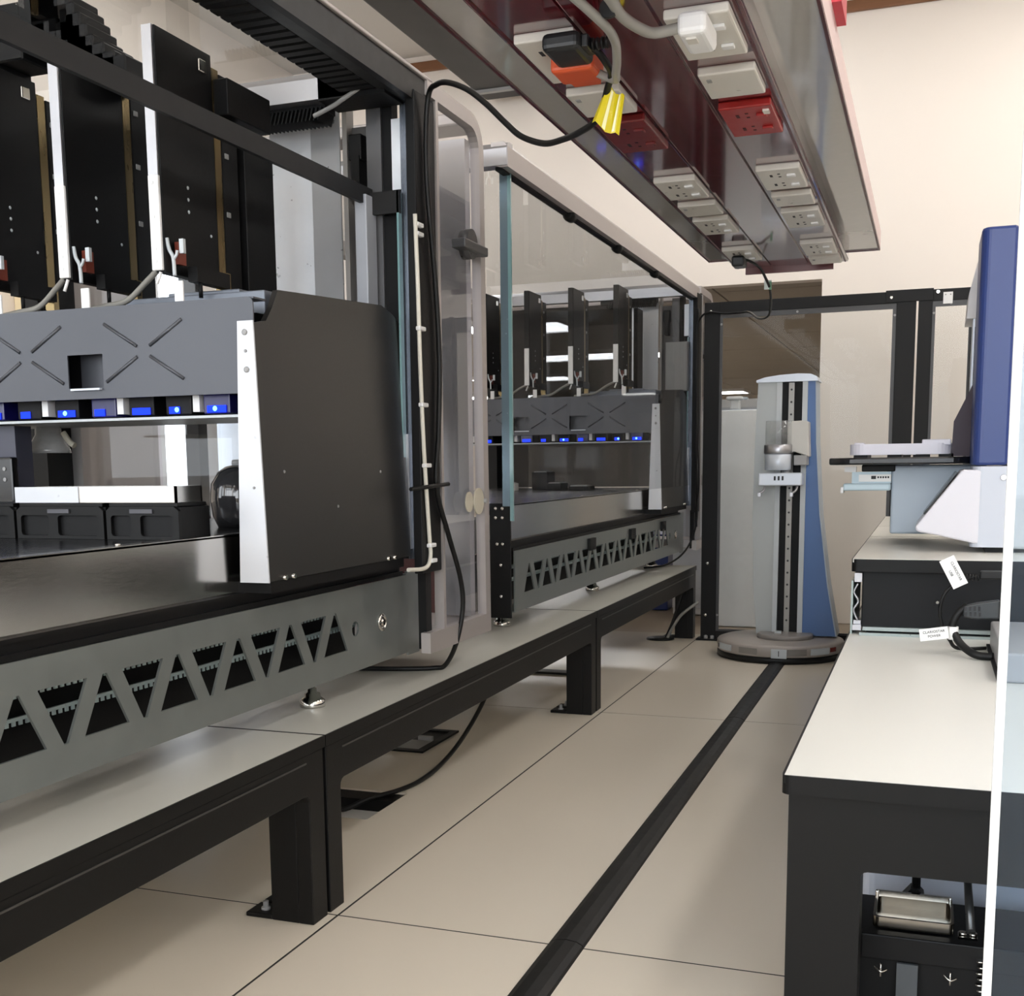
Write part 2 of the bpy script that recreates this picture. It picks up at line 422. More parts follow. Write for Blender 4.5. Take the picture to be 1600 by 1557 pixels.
# white cabinets in the next room, seen through the black framed door
t = thing('white_cabinet', (-1.12, 8.0, 0), 'tall white cabinet behind the black glazed door, left of the robot column', 'cabinet')
bx(-1.33, -0.94, 7.95, 8.25, 0.0, 1.435, bev=0.006).build('body', mat('white_cabinet_paint', rgb(246, 246, 246), 0.4), t)
bx(-1.32, -0.95, 7.96, 8.2, 1.435, 1.44).build('top_cap', SILVER, t)
t = thing('white_camera_unit', (-1.19, 8.0, 1.44), 'small white boxy unit on top of the tall white cabinet', 'device')
bx(-1.245, -1.185, 7.97, 8.04, 1.4405, 1.50, bev=0.006).build('body', WHITE, t)
bx(-1.27, -1.165, 7.955, 8.05, 1.50, 1.525, bev=0.01).build('cap', WHITE, t)
bx(-1.165, -1.135, 7.99, 8.02, 1.505, 1.52).build('arm', LGREY, t)
t = thing('white_cabinet', (-0.8, 9.1, 0), 'white cabinet in the far room, right edge visible behind the blue column side', 'cabinet')
bx(-1.55, -0.62, 9.0, 9.5, 0.0, 1.56, bev=0.006).build('body', WHITE, t)
bx(-1.53, -0.64, 8.99, 9.0, 0.08, 1.5).build('door', WHITEM, t)
t = thing('blue_bin', (-1.85, 9.0, 0), 'dark blue box low in the far room, beyond the left bench end', 'box')
bx(-2.35, -1.80, 8.7, 9.1, 0.0, 0.55, bev=0.01).build('body', BLUE, t)
bx(-2.36, -1.79, 8.69, 9.11, 0.55, 0.57, bev=0.004).build('lid', BLUE, t)
t = thing('white_fridge', (-1.5, 8.8, 0), 'white upright appliance in the far room, beyond the end of the left bench', 'appliance')
bx(-1.72, -1.42, 8.5, 8.85, 0.0, 1.0, bev=0.01).build('body', WHITE, t)
bx(-1.72, -1.42, 8.485, 8.5, 0.05, 0.98, bev=0.004).build('door', WHITEM, t)

# ================================================================== floor fittings
mb = MB()
mb.box(-1.945, -1.61, 3.22, 3.545, -0.05, -0.045)
mb.box(-1.945, -1.94, 3.22, 3.545, -0.045, -0.031); mb.box(-1.615, -1.61, 3.22, 3.545, -0.045, -0.031); mb.box(-1.945, -1.61, 3.22, 3.225, -0.045, -0.031)
t = thing('floor_service_hole', (-1.78, 3.4, -0.05), 'rectangular hole cut in the floor, with a cable entering it', 'floor hole')
mb.build('lining', WHITE, t)
bx(-1.935, -1.617, 3.45, 3.538, -0.045, -0.006).build('dark_edge', MATTE, t)
t = thing('floor_box', (-1.85, 4.26, 0), 'black framed floor outlet box with its lid ajar under the left bench', 'floor box')
mb = MB()
mb.sheet([(-1.99, 4.07), (-1.79, 4.07), (-1.79, 4.45), (-1.99, 4.45)], [[(-1.97, 4.10), (-1.82, 4.10), (-1.82, 4.42), (-1.97, 4.42)]], XY(0.0), (0, 0, 0.008))
mb.build('frame', BLACK, t)
bx(-1.97, -1.82, 4.10, 4.25, 0.001, 0.006).build('lid', GREYP, t)
bx(-1.97, -1.82, 4.25, 4.42, 0.0005, 0.002).build('well', MATTE, t)
m2 = bx(-1.89, -1.83, 4.255, 4.275, 0.002, 0.02); m2.build('socket_block', GREYP, t)
tag(bx(-2.05, -1.72, 5.86, 5.95, 0.0, 0.012, bev=0.003).build('cable_cover', RUBBER), 'short black strip lying across the floor behind the second bench leg', 'cable cover')
mb = MB()
for (y0, y1) in ((-1.5, 2.484), (2.488, 5.01), (5.014, 6.62)):
    pts = [(-0.785, 0), (-0.70, 0), (-0.704, 0.006), (-0.718, 0.013), (-0.7425, 0.016), (-0.767, 0.013), (-0.781, 0.006)]
    mb.prism([(x, y0, z) for x, z in pts], (0, y1-y0, 0))
tag(mb.build('cable_cover', RUBBER), 'long black rubber cable cover running down the aisle floor to the robot', 'cable cover')

# ================================================================== left benches
def bench(y0, y1, label, notch=False):
    X0, X1 = -2.75, -1.35
    t = thing('bench', ((X0+X1)/2, (y0+y1)/2, 0), label, 'bench', 'low benches under the handling machines')
    bx(X0+0.004, X1-0.004, y0+0.004, y1-0.004, 0.428, 0.4545).build('tabletop', BENCH, t)
    mb = MB(); mb.sheet([(X0, y0), (X1, y0), (X1, y1), (X0, y1)], [[(X0+0.004, y0+0.004), (X1-0.004, y0+0.004), (X1-0.004, y1-0.004), (X0+0.004, y1-0.004)]], XY(0.426), (0, 0, 0.028))
    mb.build('edge_band', BLACK, t)
    # front frame: apron with two legs, slightly rounded inner corners
    a, b = y0+0.006, y1-0.006
    for nm, X in (('front_frame', X1-0.004), ('rear_frame', X0+0.044)):
        mb = MB()
        z1 = 0.424; zb = 0.325; L = 0.072; r = 0.02
        pts = [(a, 0), (a+L, 0)] + [(a+L+r - r*math.cos(math.radians(q)), zb - r + r*math.sin(math.radians(q))) for q in (0, 30, 60, 90)] \
            + [(b-L-r + r*math.sin(math.radians(q)), zb - r + r*math.cos(math.radians(q))) for q in (0, 30, 60, 90)] + [(b-L, 0), (b, 0), (b, z1), (a, z1)]
        mb.prism([(X, y, z) for y, z in pts], (-0.04, 0, 0))
        mb.build(nm, BLACK, t, bevel=0.002)
        for yy in (a, b-L):
            bx(X-0.115, X-0.04, yy, yy+L, 0.0, 0.424, bev=0.002).build('leg', BLACK, t)
            s = 1
            p = bx(X-0.19, X-0.115, yy, yy+L, 0.0, 0.012, bev=0.003).build('foot_plate', BLACK, t)
            MB().lathe([(0.012, 0.012), (0.012, 0.018), (0.007, 0.018), (0.007, 0.034)], (X-0.150, yy+0.03, 0), 10).build('bolt', GREYP, p)
    mb = MB()
    for yy in (a, b-0.05): mb.box(X0+0.05, X1-0.05, yy, yy+0.05, 0.34, 0.42)
    mb.build('cross_rail', BLACK, t)
    bx(X1-0.0045, X1-0.002, y0+0.09, y1-0.09, 0.403, 0.407).build('apron_groove', mat('groove_grey', rgb(60, 58, 56), 0.35), t)
    return t
bench(-0.05, 2.484, 'low pale-topped bench with black frame, nearest the camera, under the near machine')
bench(2.488, 5.012, 'low pale-topped bench with black frame, middle one, floor outlet beneath it')
bench(5.016, 7.41, 'low pale-topped bench with black frame, farthest, under the far machine')

# ================================================================== liquid handling machines
def machine(yo, label, far):
    Y = lambda v: v + yo
    t = thing('liquid_handler', (-2.05, 1.6+yo, 0.454), label, 'laboratory machine', 'automated liquid handlers')
    B = lambda x0, x1, y0, y1, z0, z1, **k: bx(x0, x1, y0+yo, y1+yo, z0, z1, **k)
    # --- base: zinc truss sheet with triangular cut-outs
    holes = []
    ap = [2.783 - 0.237*k for k in range(12)]
    for y in ap:
        if y > 0.16: holes.append([(y-0.067, 0.602), (y+0.067, 0.602), (y+0.006, 0.712), (y-0.006, 0.712)])
    for y in ap[:-1]:
        c = y - 0.1185
        if c > 0.16: holes.append([(c-0.006, 0.600), (c+0.006, 0.600), (c+0.067, 0.712), (c-0.067, 0.712)])
    holes.append(circ(2.90, 0.655, 0.021))
    mb = MB(); mb.sheet([(0.0, 0.536), (3.25, 0.536), (3.25, 0.772), (0.0, 0.772)], holes, lambda a, b: (-1.47, a+yo, b), (-0.006, 0, 0))
    mb.box(-1.56, -1.476, Y(0), Y(3.25), 0.536, 0.540)
    mb.build('truss_panel', GALV, t)
    mb = MB(); mb.box(-1.545, -1.474, Y(3.252), Y(3.262), 0.536, 0.776); mb.box(-1.482, -1.474, Y(3.262), Y(3.345), 0.525, 0.782)
    mb.build('truss_end', GALV, t)
    b = MB().lathe([(0.027, 0.0), (0.027, 0.003), (0.02, 0.006), (0.018, 0.006), (0.018, 0.003), (0.009, 0.003), (0.009, 0.008)], (-1.47, Y(3.07), 0.652), 24, axis='X').build('washer_bolt', STEEL, t)
    B(-1.66, -1.645, 0.02, 3.24, 0.53, 0.75).build('inner_wall', MATTE, t)
    for (x, z) in ((-1.56, 0.695), (-1.60, 0.633)):
        mb = MB(); mb.box(x-0.006, x, Y(0.05), Y(3.2), z-0.003, z+0.004)
        yy = 0.06
        while yy < 3.15:
            mb.box(x-0.004, x-0.001, Y(yy), Y(yy+0.009), z-0.012, z-0.003); yy += 0.0185
        mb.build('toothed_rail', mat('pale_teal_metal', rgb(205, 222, 222), 0.3, metal=0.1), t)
    B(-2.70, -2.69, 0.0, 3.25, 0.536, 0.772).build('rear_truss_panel', GALV, t)
    feet = ((-1.595, 0.195), (-1.597, 1.58), (-1.602, 3.0)) if far else ((-1.548, 2.785), (-1.548, 1.45), (-1.548, 0.1))
    for (x, y) in list(feet) + [(-2.6, 0.2), (-2.6, 3.0)]:
        MB().lathe([(0.034, 0.0), (0.035, 0.004), (0.034, 0.018), (0.026, 0.024), (0.022, 0.026), (0.021, 0.036), (0.013, 0.04), (0.012, 0.05), (0.008, 0.052), (0.008, 0.082)], (x, Y(y), 0.4547), 28).build('levelling_foot', CHROME, t)
    # --- deck
    mb = MB(); mb.box(-1.60, -1.478, Y(0), Y(3.24), 0.7725, 0.785); mb.box(-1.60, -1.488, Y(0), Y(3.24), 0.785, 0.803); mb.box(-1.60, -1.481, Y(0), Y(3.24), 0.803, 0.8115)
    mb.build('deck_rail', MATTE, t)
    mb = MB(); mb.box(-1.507, -1.498, Y(0.0), Y(3.2), 0.812, 0.947); mb.box(-1.53, -1.498, Y(0.0), Y(3.2), 0.943, 0.949)
    mb.build('deck_front_panel', STEEL, t)
    B(-2.66, -1.53, 0.0, 3.2, 0.928, 0.944).build('deck_plate', GLOSSB if not far else mat('deck_grey', rgb(92, 92, 94), 0.25, metal=0.3), t)
    for y in (1.95, 1.2) if not far else (2.2, 1.1):
        MB().lathe([(0.006, 0.0), (0.006, 0.003), (0.003, 0.005)], (-1.512, Y(y), 0.949), 12).build('dome_screw', CHROME, t)
    # --- arm: cross beam with pressed X ribs and a notch
    mb = MB()
    top = [(-2.72, 1.268), (-1.43, 1.268)] + arc(-1.445, 1.465, 0.015, 0, 90, 5) + [(-2.72, 1.48)]
    notches = [[(-1.947-0.342*k, 1.294), (-1.845-0.342*k, 1.294), (-1.845-0.342*k, 1.372), (-1.947-0.342*k, 1.372)] for k in (0, 1)]
    mb.sheet(top, notches, lambda a, b: (a, 2.36+yo, b), (0, 0.004, 0))
    for k in range(3):
        cx, cz = -1.7275 - 0.342*k, 1.373
        for (sx, sz) in ((1, 1), (1, -1), (-1, 1), (-1, -1)):
            p0 = (cx+sx*0.018, Y(2.36), cz+sz*0.012); p1 = (cx+sx*0.108, Y(2.36), cz+sz*0.067)
            mb.tube([p0, p1], 0.0042, n=8, smooth=False)
    mb.box(-2.72, -1.43, Y(2.364), Y(2.42), 1.476, 1.48)
    mb.build('arm_beam', CHAR, t)
    for k in (0, 1):
        x0 = -1.947-0.342*k
        B(x0-0.01, x0+0.115, 2.42, 2.425, 1.28, 1.385).build('notch_backing', CHAR, t)
        B(x0+0.012, x0+0.097, 2.35, 2.40, 1.288, 1.2925).build('notch_tab', SILVER, t)
    B(-2.72, -1.47, 2.44, 2.80, 1.272, 1.455).build('arm_core', MATTE, t)
    mb = MB(); mb.box(-1.86, -1.47, Y(2.48), Y(2.78), 1.456, 1.512); mb.box(-1.75, -1.55, Y(2.50), Y(2.78), 1.512, 1.522)
    mb.build('carriage_cover', mat('carriage_grey', rgb(112, 118, 128), 0.4, metal=0.3), t, bevel=0.003)
    # heads with blue status lights under the beam
    xs = [-2.60, -2.46, -2.33, -2.215, -2.10, -1.985, -1.875, -1.765, -1.66, -1.555]
    for i, x in enumerate(xs):
        h = B(x-0.042, x+0.030, 2.40, 2.56, 1.226, 1.272, bev=0.003).build('channel_head', MATTE if i % 3 else BLUETINT, t)
        lw = 0.05 if i % 2 else 0.028
        B(x-0.03, x-0.03+lw, 2.396, 2.399, 1.229, 1.245).build('led', LED, h)
        if i in (5, 8, 9): MB().lathe([(0.006, -0.003), (0.004, -0.006)], (x-0.008, Y(2.398), 1.238), 12, axis='Y').build('led', LEDW, h)
        if i % 2 == 0: B(x+0.034, x+0.052, 2.40, 2.5, 1.232, 1.27).build('clip', WHITE, h)
    B(-2.72, -1.468, 2.39, 2.72, 1.2165, 1.2225).build('head_guard', LGREY, t)
    # white angled end bracket and black side panel
    mb = MB(); mb.prism([(-1.460, Y(2.34), 1.425), (-1.420, Y(2.34), 1.425), (-1.403, Y(2.34), 0.838), (-1.479, Y(2.34), 0.838)], (0, 0.005, 0))
    w = mb.build('end_bracket', WHITEM, t)
    for (x, z, r) in ((-1.441, 1.400, 0.0065), (-1.4405, 1.359, 0.0035), (-1.4395, 1.318, 0.0065), (-1.432, 1.055, 0.003)):
        MB().lathe([(r, 0.0), (r*1.05, -0.002), (r*0.6, -0.0035)], (x, Y(2.34), z), 16, axis='Y').build('screw', GREYP, w)
    lean = lambda y, z: (-1.4035 - 0.0175*(z-0.84)/0.585, Y(y), z)
    mb = MB(); mb.prism([lean(*p) for p in ((2.346, 1.42), (2.40, 1.43), (2.43, 1.462), (2.462, 1.506), (2.60, 1.514), (3.02, 1.537), (3.09, 1.520), (3.135, 1.500), (3.135, 0.84), (2.346, 0.84))], (-0.014, 0, 0))
    sp = mb.build('arm_side_panel', mat('side_panel_black', rgb(34, 33, 32), 0.36, var=0.05, scale=200, spec=0.5), t)
    for (y, z) in ((2.44, 1.09), (2.70, 1.00), (2.96, 1.085)):
        MB().lathe([(0.004, 0.0), (0.003, 0.002)], (lean(y, z)[0], Y(y), z), 10, axis='X').build('screw', GREYP, sp)
    mb = MB(); mb.box(-1.50, -1.41, Y(2.36), Y(3.10), 0.812, 0.838); mb.build('arm_foot', MATTE, t)
    for y in (2.41, 2.45, 2.98, 3.02): MB().cyl((-1.414, Y(y), 0.845), (-1.396, Y(y), 0.845), 0.006, n=10).build('foot_bolt', CHROME, t)
    # --- channel modules standing on the arm
    for k in range(4):
        x = -1.69 - 0.263*k
        m = B(x+0.004, x+0.030, 2.366, 2.590, 1.548, 2.086, bev=0.0015).build('channel_module', MATTE, t)
        mb = MB(); mb.box(x, x+0.028, Y(2.356), Y(2.365), 1.552, 1.762, bev=0.002)
        for z in (1.745, 1.67, 1.60, 1.572): mb.box(x+0.009, x+0.015, Y(2.3545), Y(2.357), z-0.003, z+0.003)
        mb.build('white_strip', WHITE, m)
        B(x, x+0.026, 2.359, 2.366, 1.762, 2.086).build('metal_strip', BLACK if far else ALU, m)  # far strip coloured black to imitate aluminium that catches no window light
        B(x+0.016, x+0.028, 2.594, 2.622, 1.52, 2.06).build('brass_rail', BRASS, m)
        B(x-0.004, x+0.026, 2.630, 2.700, 1.50, 2.055, bev=0.002).build('rear_slab', MATTE, m)
        mb = MB()
        for z in (1.755, 1.728, 1.70): mb.lathe([(0.0045, 0.0), (0.003, 0.0015)], (x+0.030, Y(2.47), z), 10, axis='X')
        mb.lathe([(0.004, 0.0), (0.003, 0.0015)], (x+0.030, Y(2.56), 1.66), 10, axis='X')
        mb.build('rivet', LGREY, m)
        B(x+0.028, x+0.034, 2.535, 2.565, 2.035, 2.065, bev=0.003).build('latch', CHROME, m)
        for z in (1.99, 1.86, 1.72): B(x+0.026, x+0.029, 2.64, 2.655, z, z+0.012).build('tab', GREYP, m)
        # y shaped clip and lower tab
        mb = MB(); mb.tube([(x+0.031, Y(2.375), 1.625), (x+0.036, Y(2.375), 1.600), (x+0.046, Y(2.375), 1.580), (x+0.048, Y(2.375), 1.54)], 0.0045, n=8)
        mb.tube([(x+0.058, Y(2.375), 1.596), (x+0.055, Y(2.375), 1.586), (x+0.047, Y(2.375), 1.577)], 0.0035, n=8)
        mb.box(x+0.060, x+0.071, Y(2.38), Y(2.39), 1.590, 1.622)
        mb.build('y_clip', LGREY, m)
        B(x+0.046, x+0.070, 2.372, 2.378, 1.481, 1.528, bev=0.002).build('lower_tab', WHITE, m)
        MB().tube([(x+0.018, Y(2.365), 1.549), (x+0.008, Y(2.362), 1.522)], 0.004, n=8).build('pin', WHITE, m)
        B(x+0.034, x+0.044, 2.40, 2.43, 1.57, 1.62).build('valve', mat('brick_red', rgb(120, 52, 36), 0.5), m)
        mb = MB(); mb.box(x+0.040, x+0.066, Y(2.44), Y(2.58), 1.535, 1.57); mb.cyl((x+0.06, Y(2.46), 1.50), (x+0.06, Y(2.46), 1.54), 0.005, n=8)
        mb.build('slider', MATTE, m)
        B(x+0.03, x+0.055, 2.58, 2.60, 1.50, 1.575).build('brass_block', BRASS, m)
        MB().tube([(x+0.006, Y(2.37), 1.555), (x-0.05, Y(2.40), 1.535), (x-0.12, Y(2.42), 1.50), (x-0.19, Y(2.43), 1.492), (x-0.25, Y(2.44), 1.487)], 0.007, n=8).build('tubing', GREYC, m)
    if not far:
        B(-1.70, -1.655, 2.72, 2.86, 1.50, 1.93, bev=0.003).build('drive_box', MATTE, t)
        B(-1.78, -1.622, 2.60, 2.80, 1.95, 2.035, bev=0.003).build('drive_head', MATTE, t)
    else:
        B(-1.66, -1.635, 2.72, 2.86, 1.50, 2.0, bev=0.003).build('drive_box', MATTE, t)
    # --- far end of the cabinet
    x0, x1 = (-1.84, -1.605)
    zt = 2.10 if not far else 2.115
    mb = MB(); mb.prism([(x0, Y(3.165), 1.50), (-1.705, Y(3.165), 1.50), (-1.705, Y(3.171), 1.50), (x0, Y(3.171), 1.50)], (0, 0, zt-1.5)); mb.build('polished_plate', POLISH, t)
    mb = MB(); mb.prism([(-1.705, Y(3.165), 1.50), (x1, Y(3.150), 1.50), (x1, Y(3.156), 1.50), (-1.705, Y(3.171), 1.50)], (0, 0, zt-1.5)); mb.build('plate_dark_reflection', mat('dark_reflection_steel', rgb(206, 208, 212), 0.3, metal=0.6, var=0.03), t)  # same plate, angled and greyed here to imitate its dark reflection
    mb = MB(); mb.box(-1.95, -1.60, Y(3.06), Y(3.12), 2.075, 2.10)
    xx = -1.90
    while xx < -1.61:
        mb.prism([(xx, Y(3.05), 2.085), (xx+0.006, Y(3.05), 2.085), (xx-0.006, Y(3.05), 2.050), (xx-0.009, Y(3.05), 2.052)], (0, 0.08, 0)); xx += 0.0125
    mb.build('finned_chain', MATTE, t)
    B(-1.598, -1.584, 3.155, 3.20, 0.95, 2.12).build('end_channel', mat('channel_grey', rgb(150, 146, 142), 0.5), t)  # end channel in one plain grey
    B(-1.584, -1.520, 3.19, 3.20, 0.95, 2.06).build('slot_panel', mat('slot_grey', rgb(96, 94, 92), 0.5), t)
    mb = MB(); mb.box(-1.575, -1.535, Y(3.145), Y(3.19), 1.96, 2.03, bev=0.003); mb.box(-1.565, -1.54, Y(3.14), Y(3.19), 1.88, 1.97); mb.build('sensor', BLACK, t)
    B(-1.520, -1.475, 3.15, 3.20, 0.95, 2.10).build('end_post', mat('end_post_grey', rgb(92, 92, 94), 0.35, metal=0.4), t)
    B(-1.475, -1.445, 3.16, 3.20, 0.95, 2.13).build('end_post', MATTE, t)
    B(-1.445, -1.416, 3.155, 3.16, 1.87, 2.06).build('window_glint_plate', mat('window_glint_white', rgb(236, 242, 250), 0.25, metal=0.1), t)  # near-white colour stands in for window light reflected in this strip
    B(-1.445, -1.416, 3.16, 3.2, 0.83, 1.87).build('end_post', MATTE, t)
    B(-1.416, -1.385, 3.15, 3.2, 0.83, 2.13).build('end_post', mat('dark_steel', rgb(110, 116, 126), 0.28, metal=0.8, stretch=(40, 1, 0.5)), t)
    if far: B(-1.545, -1.41, 3.08, 3.14, 1.535, 1.83, bev=0.003).build('cover_box', GREYP, t)
    else: B(-1.528, -1.492, 3.08, 3.145, 1.48, 1.85, bev=0.003).build('cover_box', mat('cover_grey', rgb(168, 172, 180), 0.4, metal=0.1), t)
    B(-1.418, -1.412, 3.120, 3.142, 0.86, 1.86).build('glass_strip', GEDGE, t)
    mb = MB(); mb.box(-1.412, -1.404, Y(3.138), Y(3.16), 0.86, 1.19); mb.build('steel_strip', ALU, t)
    B(-2.70, -1.62, 3.205, 3.211, 0.95, 2.09).build('end_window', GSMOKE if far else GCLEAR, t)
    # --- cabinet frame
    post = MATTE
    B(-1.384, -1.356, 3.115, 3.255, 0.79, 2.12, bev=0.003).build('front_post', post, t)
    B(-1.40, -1.375, 3.175, 3.215, 0.56, 0.80).build('post_foot', post, t)
    for (a, b_, z) in ((3.10, 3.22, 0.53), (-0.30, -0.24, 0.53), (1.45, 1.50, 0.947)): B(-2.72, -2.66, a, b_, z, 2.12).build('rear_post', BLACK, t)
    if far:
        mb = MB()
        pts = [(-1.36, 2.09), (-1.36, 2.155), (-1.375, 2.172), (-1.42, 2.172), (-1.42, 2.10), (-1.385, 2.09)]
        mb.prism([(x, Y(-0.355), z) for x, z in pts], (0, 3.555, 0))
        mb.build('roof_front_rail', ALUW, t)
        B(-1.41, -1.385, -0.34, 3.2, 2.083, 2.10).build('roof_seal', MATTE, t)
        for y in (0.47, 1.24, 2.04):
            MB().lathe([(0.012, -0.03), (0.024, -0.022), (0.024, 0.022), (0.012, 0.03)], (-1.386, Y(y), 2.083), 14, axis='Y').build('hinge', BLACK, t)
        B(-1.402, -1.394, -0.25, 3.12, 0.958, 2.085).build('front_pane', GFRONT, t)
        B(-1.424, -1.396, -0.262, -0.252, 0.952, 2.10).build('pane_stile', mat('stile_blue_grey', rgb(118, 138, 150), 0.25, metal=0.5), t)
        B(-1.396, -1.384, -0.262, -0.252, 0.90, 2.09).build('pane_edge', GEDGE, t)
        br = B(-1.560, -1.476, -0.03, -0.02, 0.516, 0.954, bev=0.002).build('end_plate', BLACK, t)
        for (x, z) in ((-1.535, 0.935), (-1.508, 0.935), (-1.535, 0.900), (-1.508, 0.900), (-1.530, 0.800), (-1.508, 0.800), (-1.516, 0.72), (-1.516, 0.60)):
            MB().lathe([(0.007, 0.0), (0.006, -0.004), (0.003, -0.005)], (x, Y(-0.03), z), 12, axis='Y').build('bolt', CHROME, br)
        for y in (1.03, 1.84, 2.62):
            mb = MB(); mb.box(-1.469, -1.455, Y(y), Y(y+0.10), 0.70, 0.755); mb.build('bracket', BLACK, t)
    else:
        mb = MB()
        mb.prism([(x, Y(-0.36), z) for x, z in [(-1.36, 2.095), (-1.36, 2.165), (-1.42, 2.165), (-1.42, 2.10), (-1.38, 2.095)]], (0, 3.60, 0))
        mb.build('roof_front_rail', mat('rail_black', rgb(24, 24, 25), 0.4, var=0.05, spec=0.25), t)
        B(-1.385, -1.352, -0.36, 3.24, 2.165, 2.176, bev=0.003).build('roof_trim', ALUW, t)
        mb = MB()
        mb.box(-1.52, -1.42, Y(-0.36), Y(3.1), 2.115, 2.135)
        yy = -0.3
        while yy < 3.05:
            mb.box(-1.53, -1.42, Y(yy), Y(yy+0.034), 2.10, 2.155, bev=0.004, seg=1); yy += 0.042
        mb.build('cable_chain', MATTE, t)
        mb = MB()
        mb.box(-1.60, -1.40, Y(3.02), Y(3.14), 2.09, 2.155); mb.build('corner_block', MATTE, t)
        MB().tube([(-1.62, Y(3.03), 2.055), (-1.56, Y(3.03), 2.075), (-1.52, Y(3.02), 2.088), (-1.45, Y(3.02), 2.12)], 0.006).build('tie', GREYP, t)
        MB().lathe([(0.011, 0), (0.009, -0.005), (0.004, -0.006)], (-1.495, Y(3.01), 2.115), 14, axis='Y').build('corner_screw', CHROME, t)
        # dark cross bar in front of the modules
        mb = MB(); mb.box(-1.512, -1.50, Y(-0.3), Y(3.14), 1.826, 1.873); mb.box(-1.5, -1.41, Y(3.12), Y(3.135), 1.80, 1.86)
        mb.build('guide_bar', mat('guide_bar_black', rgb(30, 30, 31), 0.5, var=0.05, spec=0.25), t)
        # chain loop of the arm, upper left
        mb = MB()
        P = [(-2.60, 2.05), (-2.40, 2.14), (-2.25, 2.20), (-2.10, 2.235), (-2.03, 2.22), (-1.995, 2.17), (-1.96, 2.115), (-1.90, 2.07), (-1.84, 2.045)]
        for i in range(len(P)-1):
            for s in (0.0, 0.5):
                a = P[i]; b_ = P[i+1]
                x = a[0]+(b_[0]-a[0])*s; z = a[1]+(b_[1]-a[1])*s
                mb.box(x-0.05, x+0.03, Y(2.50), Y(2.62), z-0.035-0.07*(i < 4), z+0.03, bev=0.004, seg=1)
        mb.build('arm_cable_chain', MATTE, t)
    def xbar(y, name, xr):
        mb = MB()
        pts = [(0, 2.095), (0, 2.15), (0.012, 2.168), (0.03, 2.172), (0.06, 2.172), (0.06, 2.095)]
        mb.prism([(-2.72, Y(y)+a, b_) for a, b_ in pts], (xr+2.72, 0, 0))
        mb.build(name, ALU, t)
    xbar(-0.36, 'roof_end_rail', -1.362)
    xbar(3.02, 'roof_end_rail', -1.51 if not far else -1.42)
    B(-2.72, -2.66, -0.36, 3.22, 2.10, 2.172, bev=0.006).build('roof_rear_rail', ALUW, t)
    B(-2.66, -1.42, -0.30, 3.02, 2.160, 2.166).build('roof_pane', GCLEAR, t)
    # --- end hood: rounded frame with clear panes
    mb = MB()
    out = [(3.15, 0.552), (3.665, 0.552), (3.655, 1.2)] + [(3.54+0.105*math.cos(math.radians(a)), 2.065+0.105*math.sin(math.radians(a))) for a in range(0, 91, 15)] + [(3.20, 2.17), (3.20, 2.127), (3.258, 2.127), (3.258, 0.612), (3.15, 0.612)]
    inn = [(3.275, 0.612), (3.622, 0.612), (3.612, 1.2)] + [(3.54+0.065*math.cos(math.radians(a)), 2.062+0.065*math.sin(math.radians(a))) for a in range(0, 91, 15)] + [(3.275, 2.127)]
    mb.sheet(out, [inn], lambda a, b_: (-1.352, a+yo, b_), (-0.03, 0, 0))
    mb.build('hood_frame', ALUW, t)
    B(-1.374, -1.368, 3.262, 3.63, 0.60, 2.13).build('hood_pane', GHOOD, t)
    B(-1.50, -1.383, 3.56, 3.60, 0.612, 2.10).build('hood_inner_post', ALU, t)
    B(-2.68, -1.383, 3.36, 3.655, 0.548, 0.606, bev=0.004).build('hood_base', ALUW, t)
    B(-2.68, -1.50, 3.605, 3.612, 0.61, 2.12).build('hood_end_pane', GHOOD, t)
    mb = MB(); mb.box(-2.68, -1.383, Y(3.52), Y(3.645), 2.13, 2.168, bev=0.006); mb.box(-2.68, -2.62, Y(3.22), Y(3.64), 0.6, 2.15)
    mb.build('hood_rear_frame', ALUW, t)
    hb = MB(); hb.cyl((-1.376, Y(3.52), 1.775), (-1.345, Y(3.52), 1.775), 0.045, n=24); hb.box(-1.376, -1.33, Y(3.42), Y(3.62), 1.75, 1.778, bev=0.004)
    hb.build('hood_handle', mat('dark_handle', rgb(66, 66, 68), 0.3), t)
    lb = MB(); lb.lathe([(0.042, 0.0), (0.042, 0.006)], (-1.351, Y(3.55), 0.985), 28, axis='X'); lb.lathe([(0.032, 0.0), (0.032, 0.004)], (-1.351, Y(3.47), 0.985), 28, axis='X')
    lb.build('latch_plate', LATCH, t)
    MB().cyl((-1.35, Y(3.595), 0.985), (-1.335, Y(3.595), 0.985), 0.008, n=12).build('latch_knob', GREYP, t)
    return t
machine(0.0, 'large liquid handling machine nearest the camera, black side panel, zinc truss base', False)
machine(4.255, 'large liquid handling machine at the far end, behind tinted front pane and taupe roof rail', True)

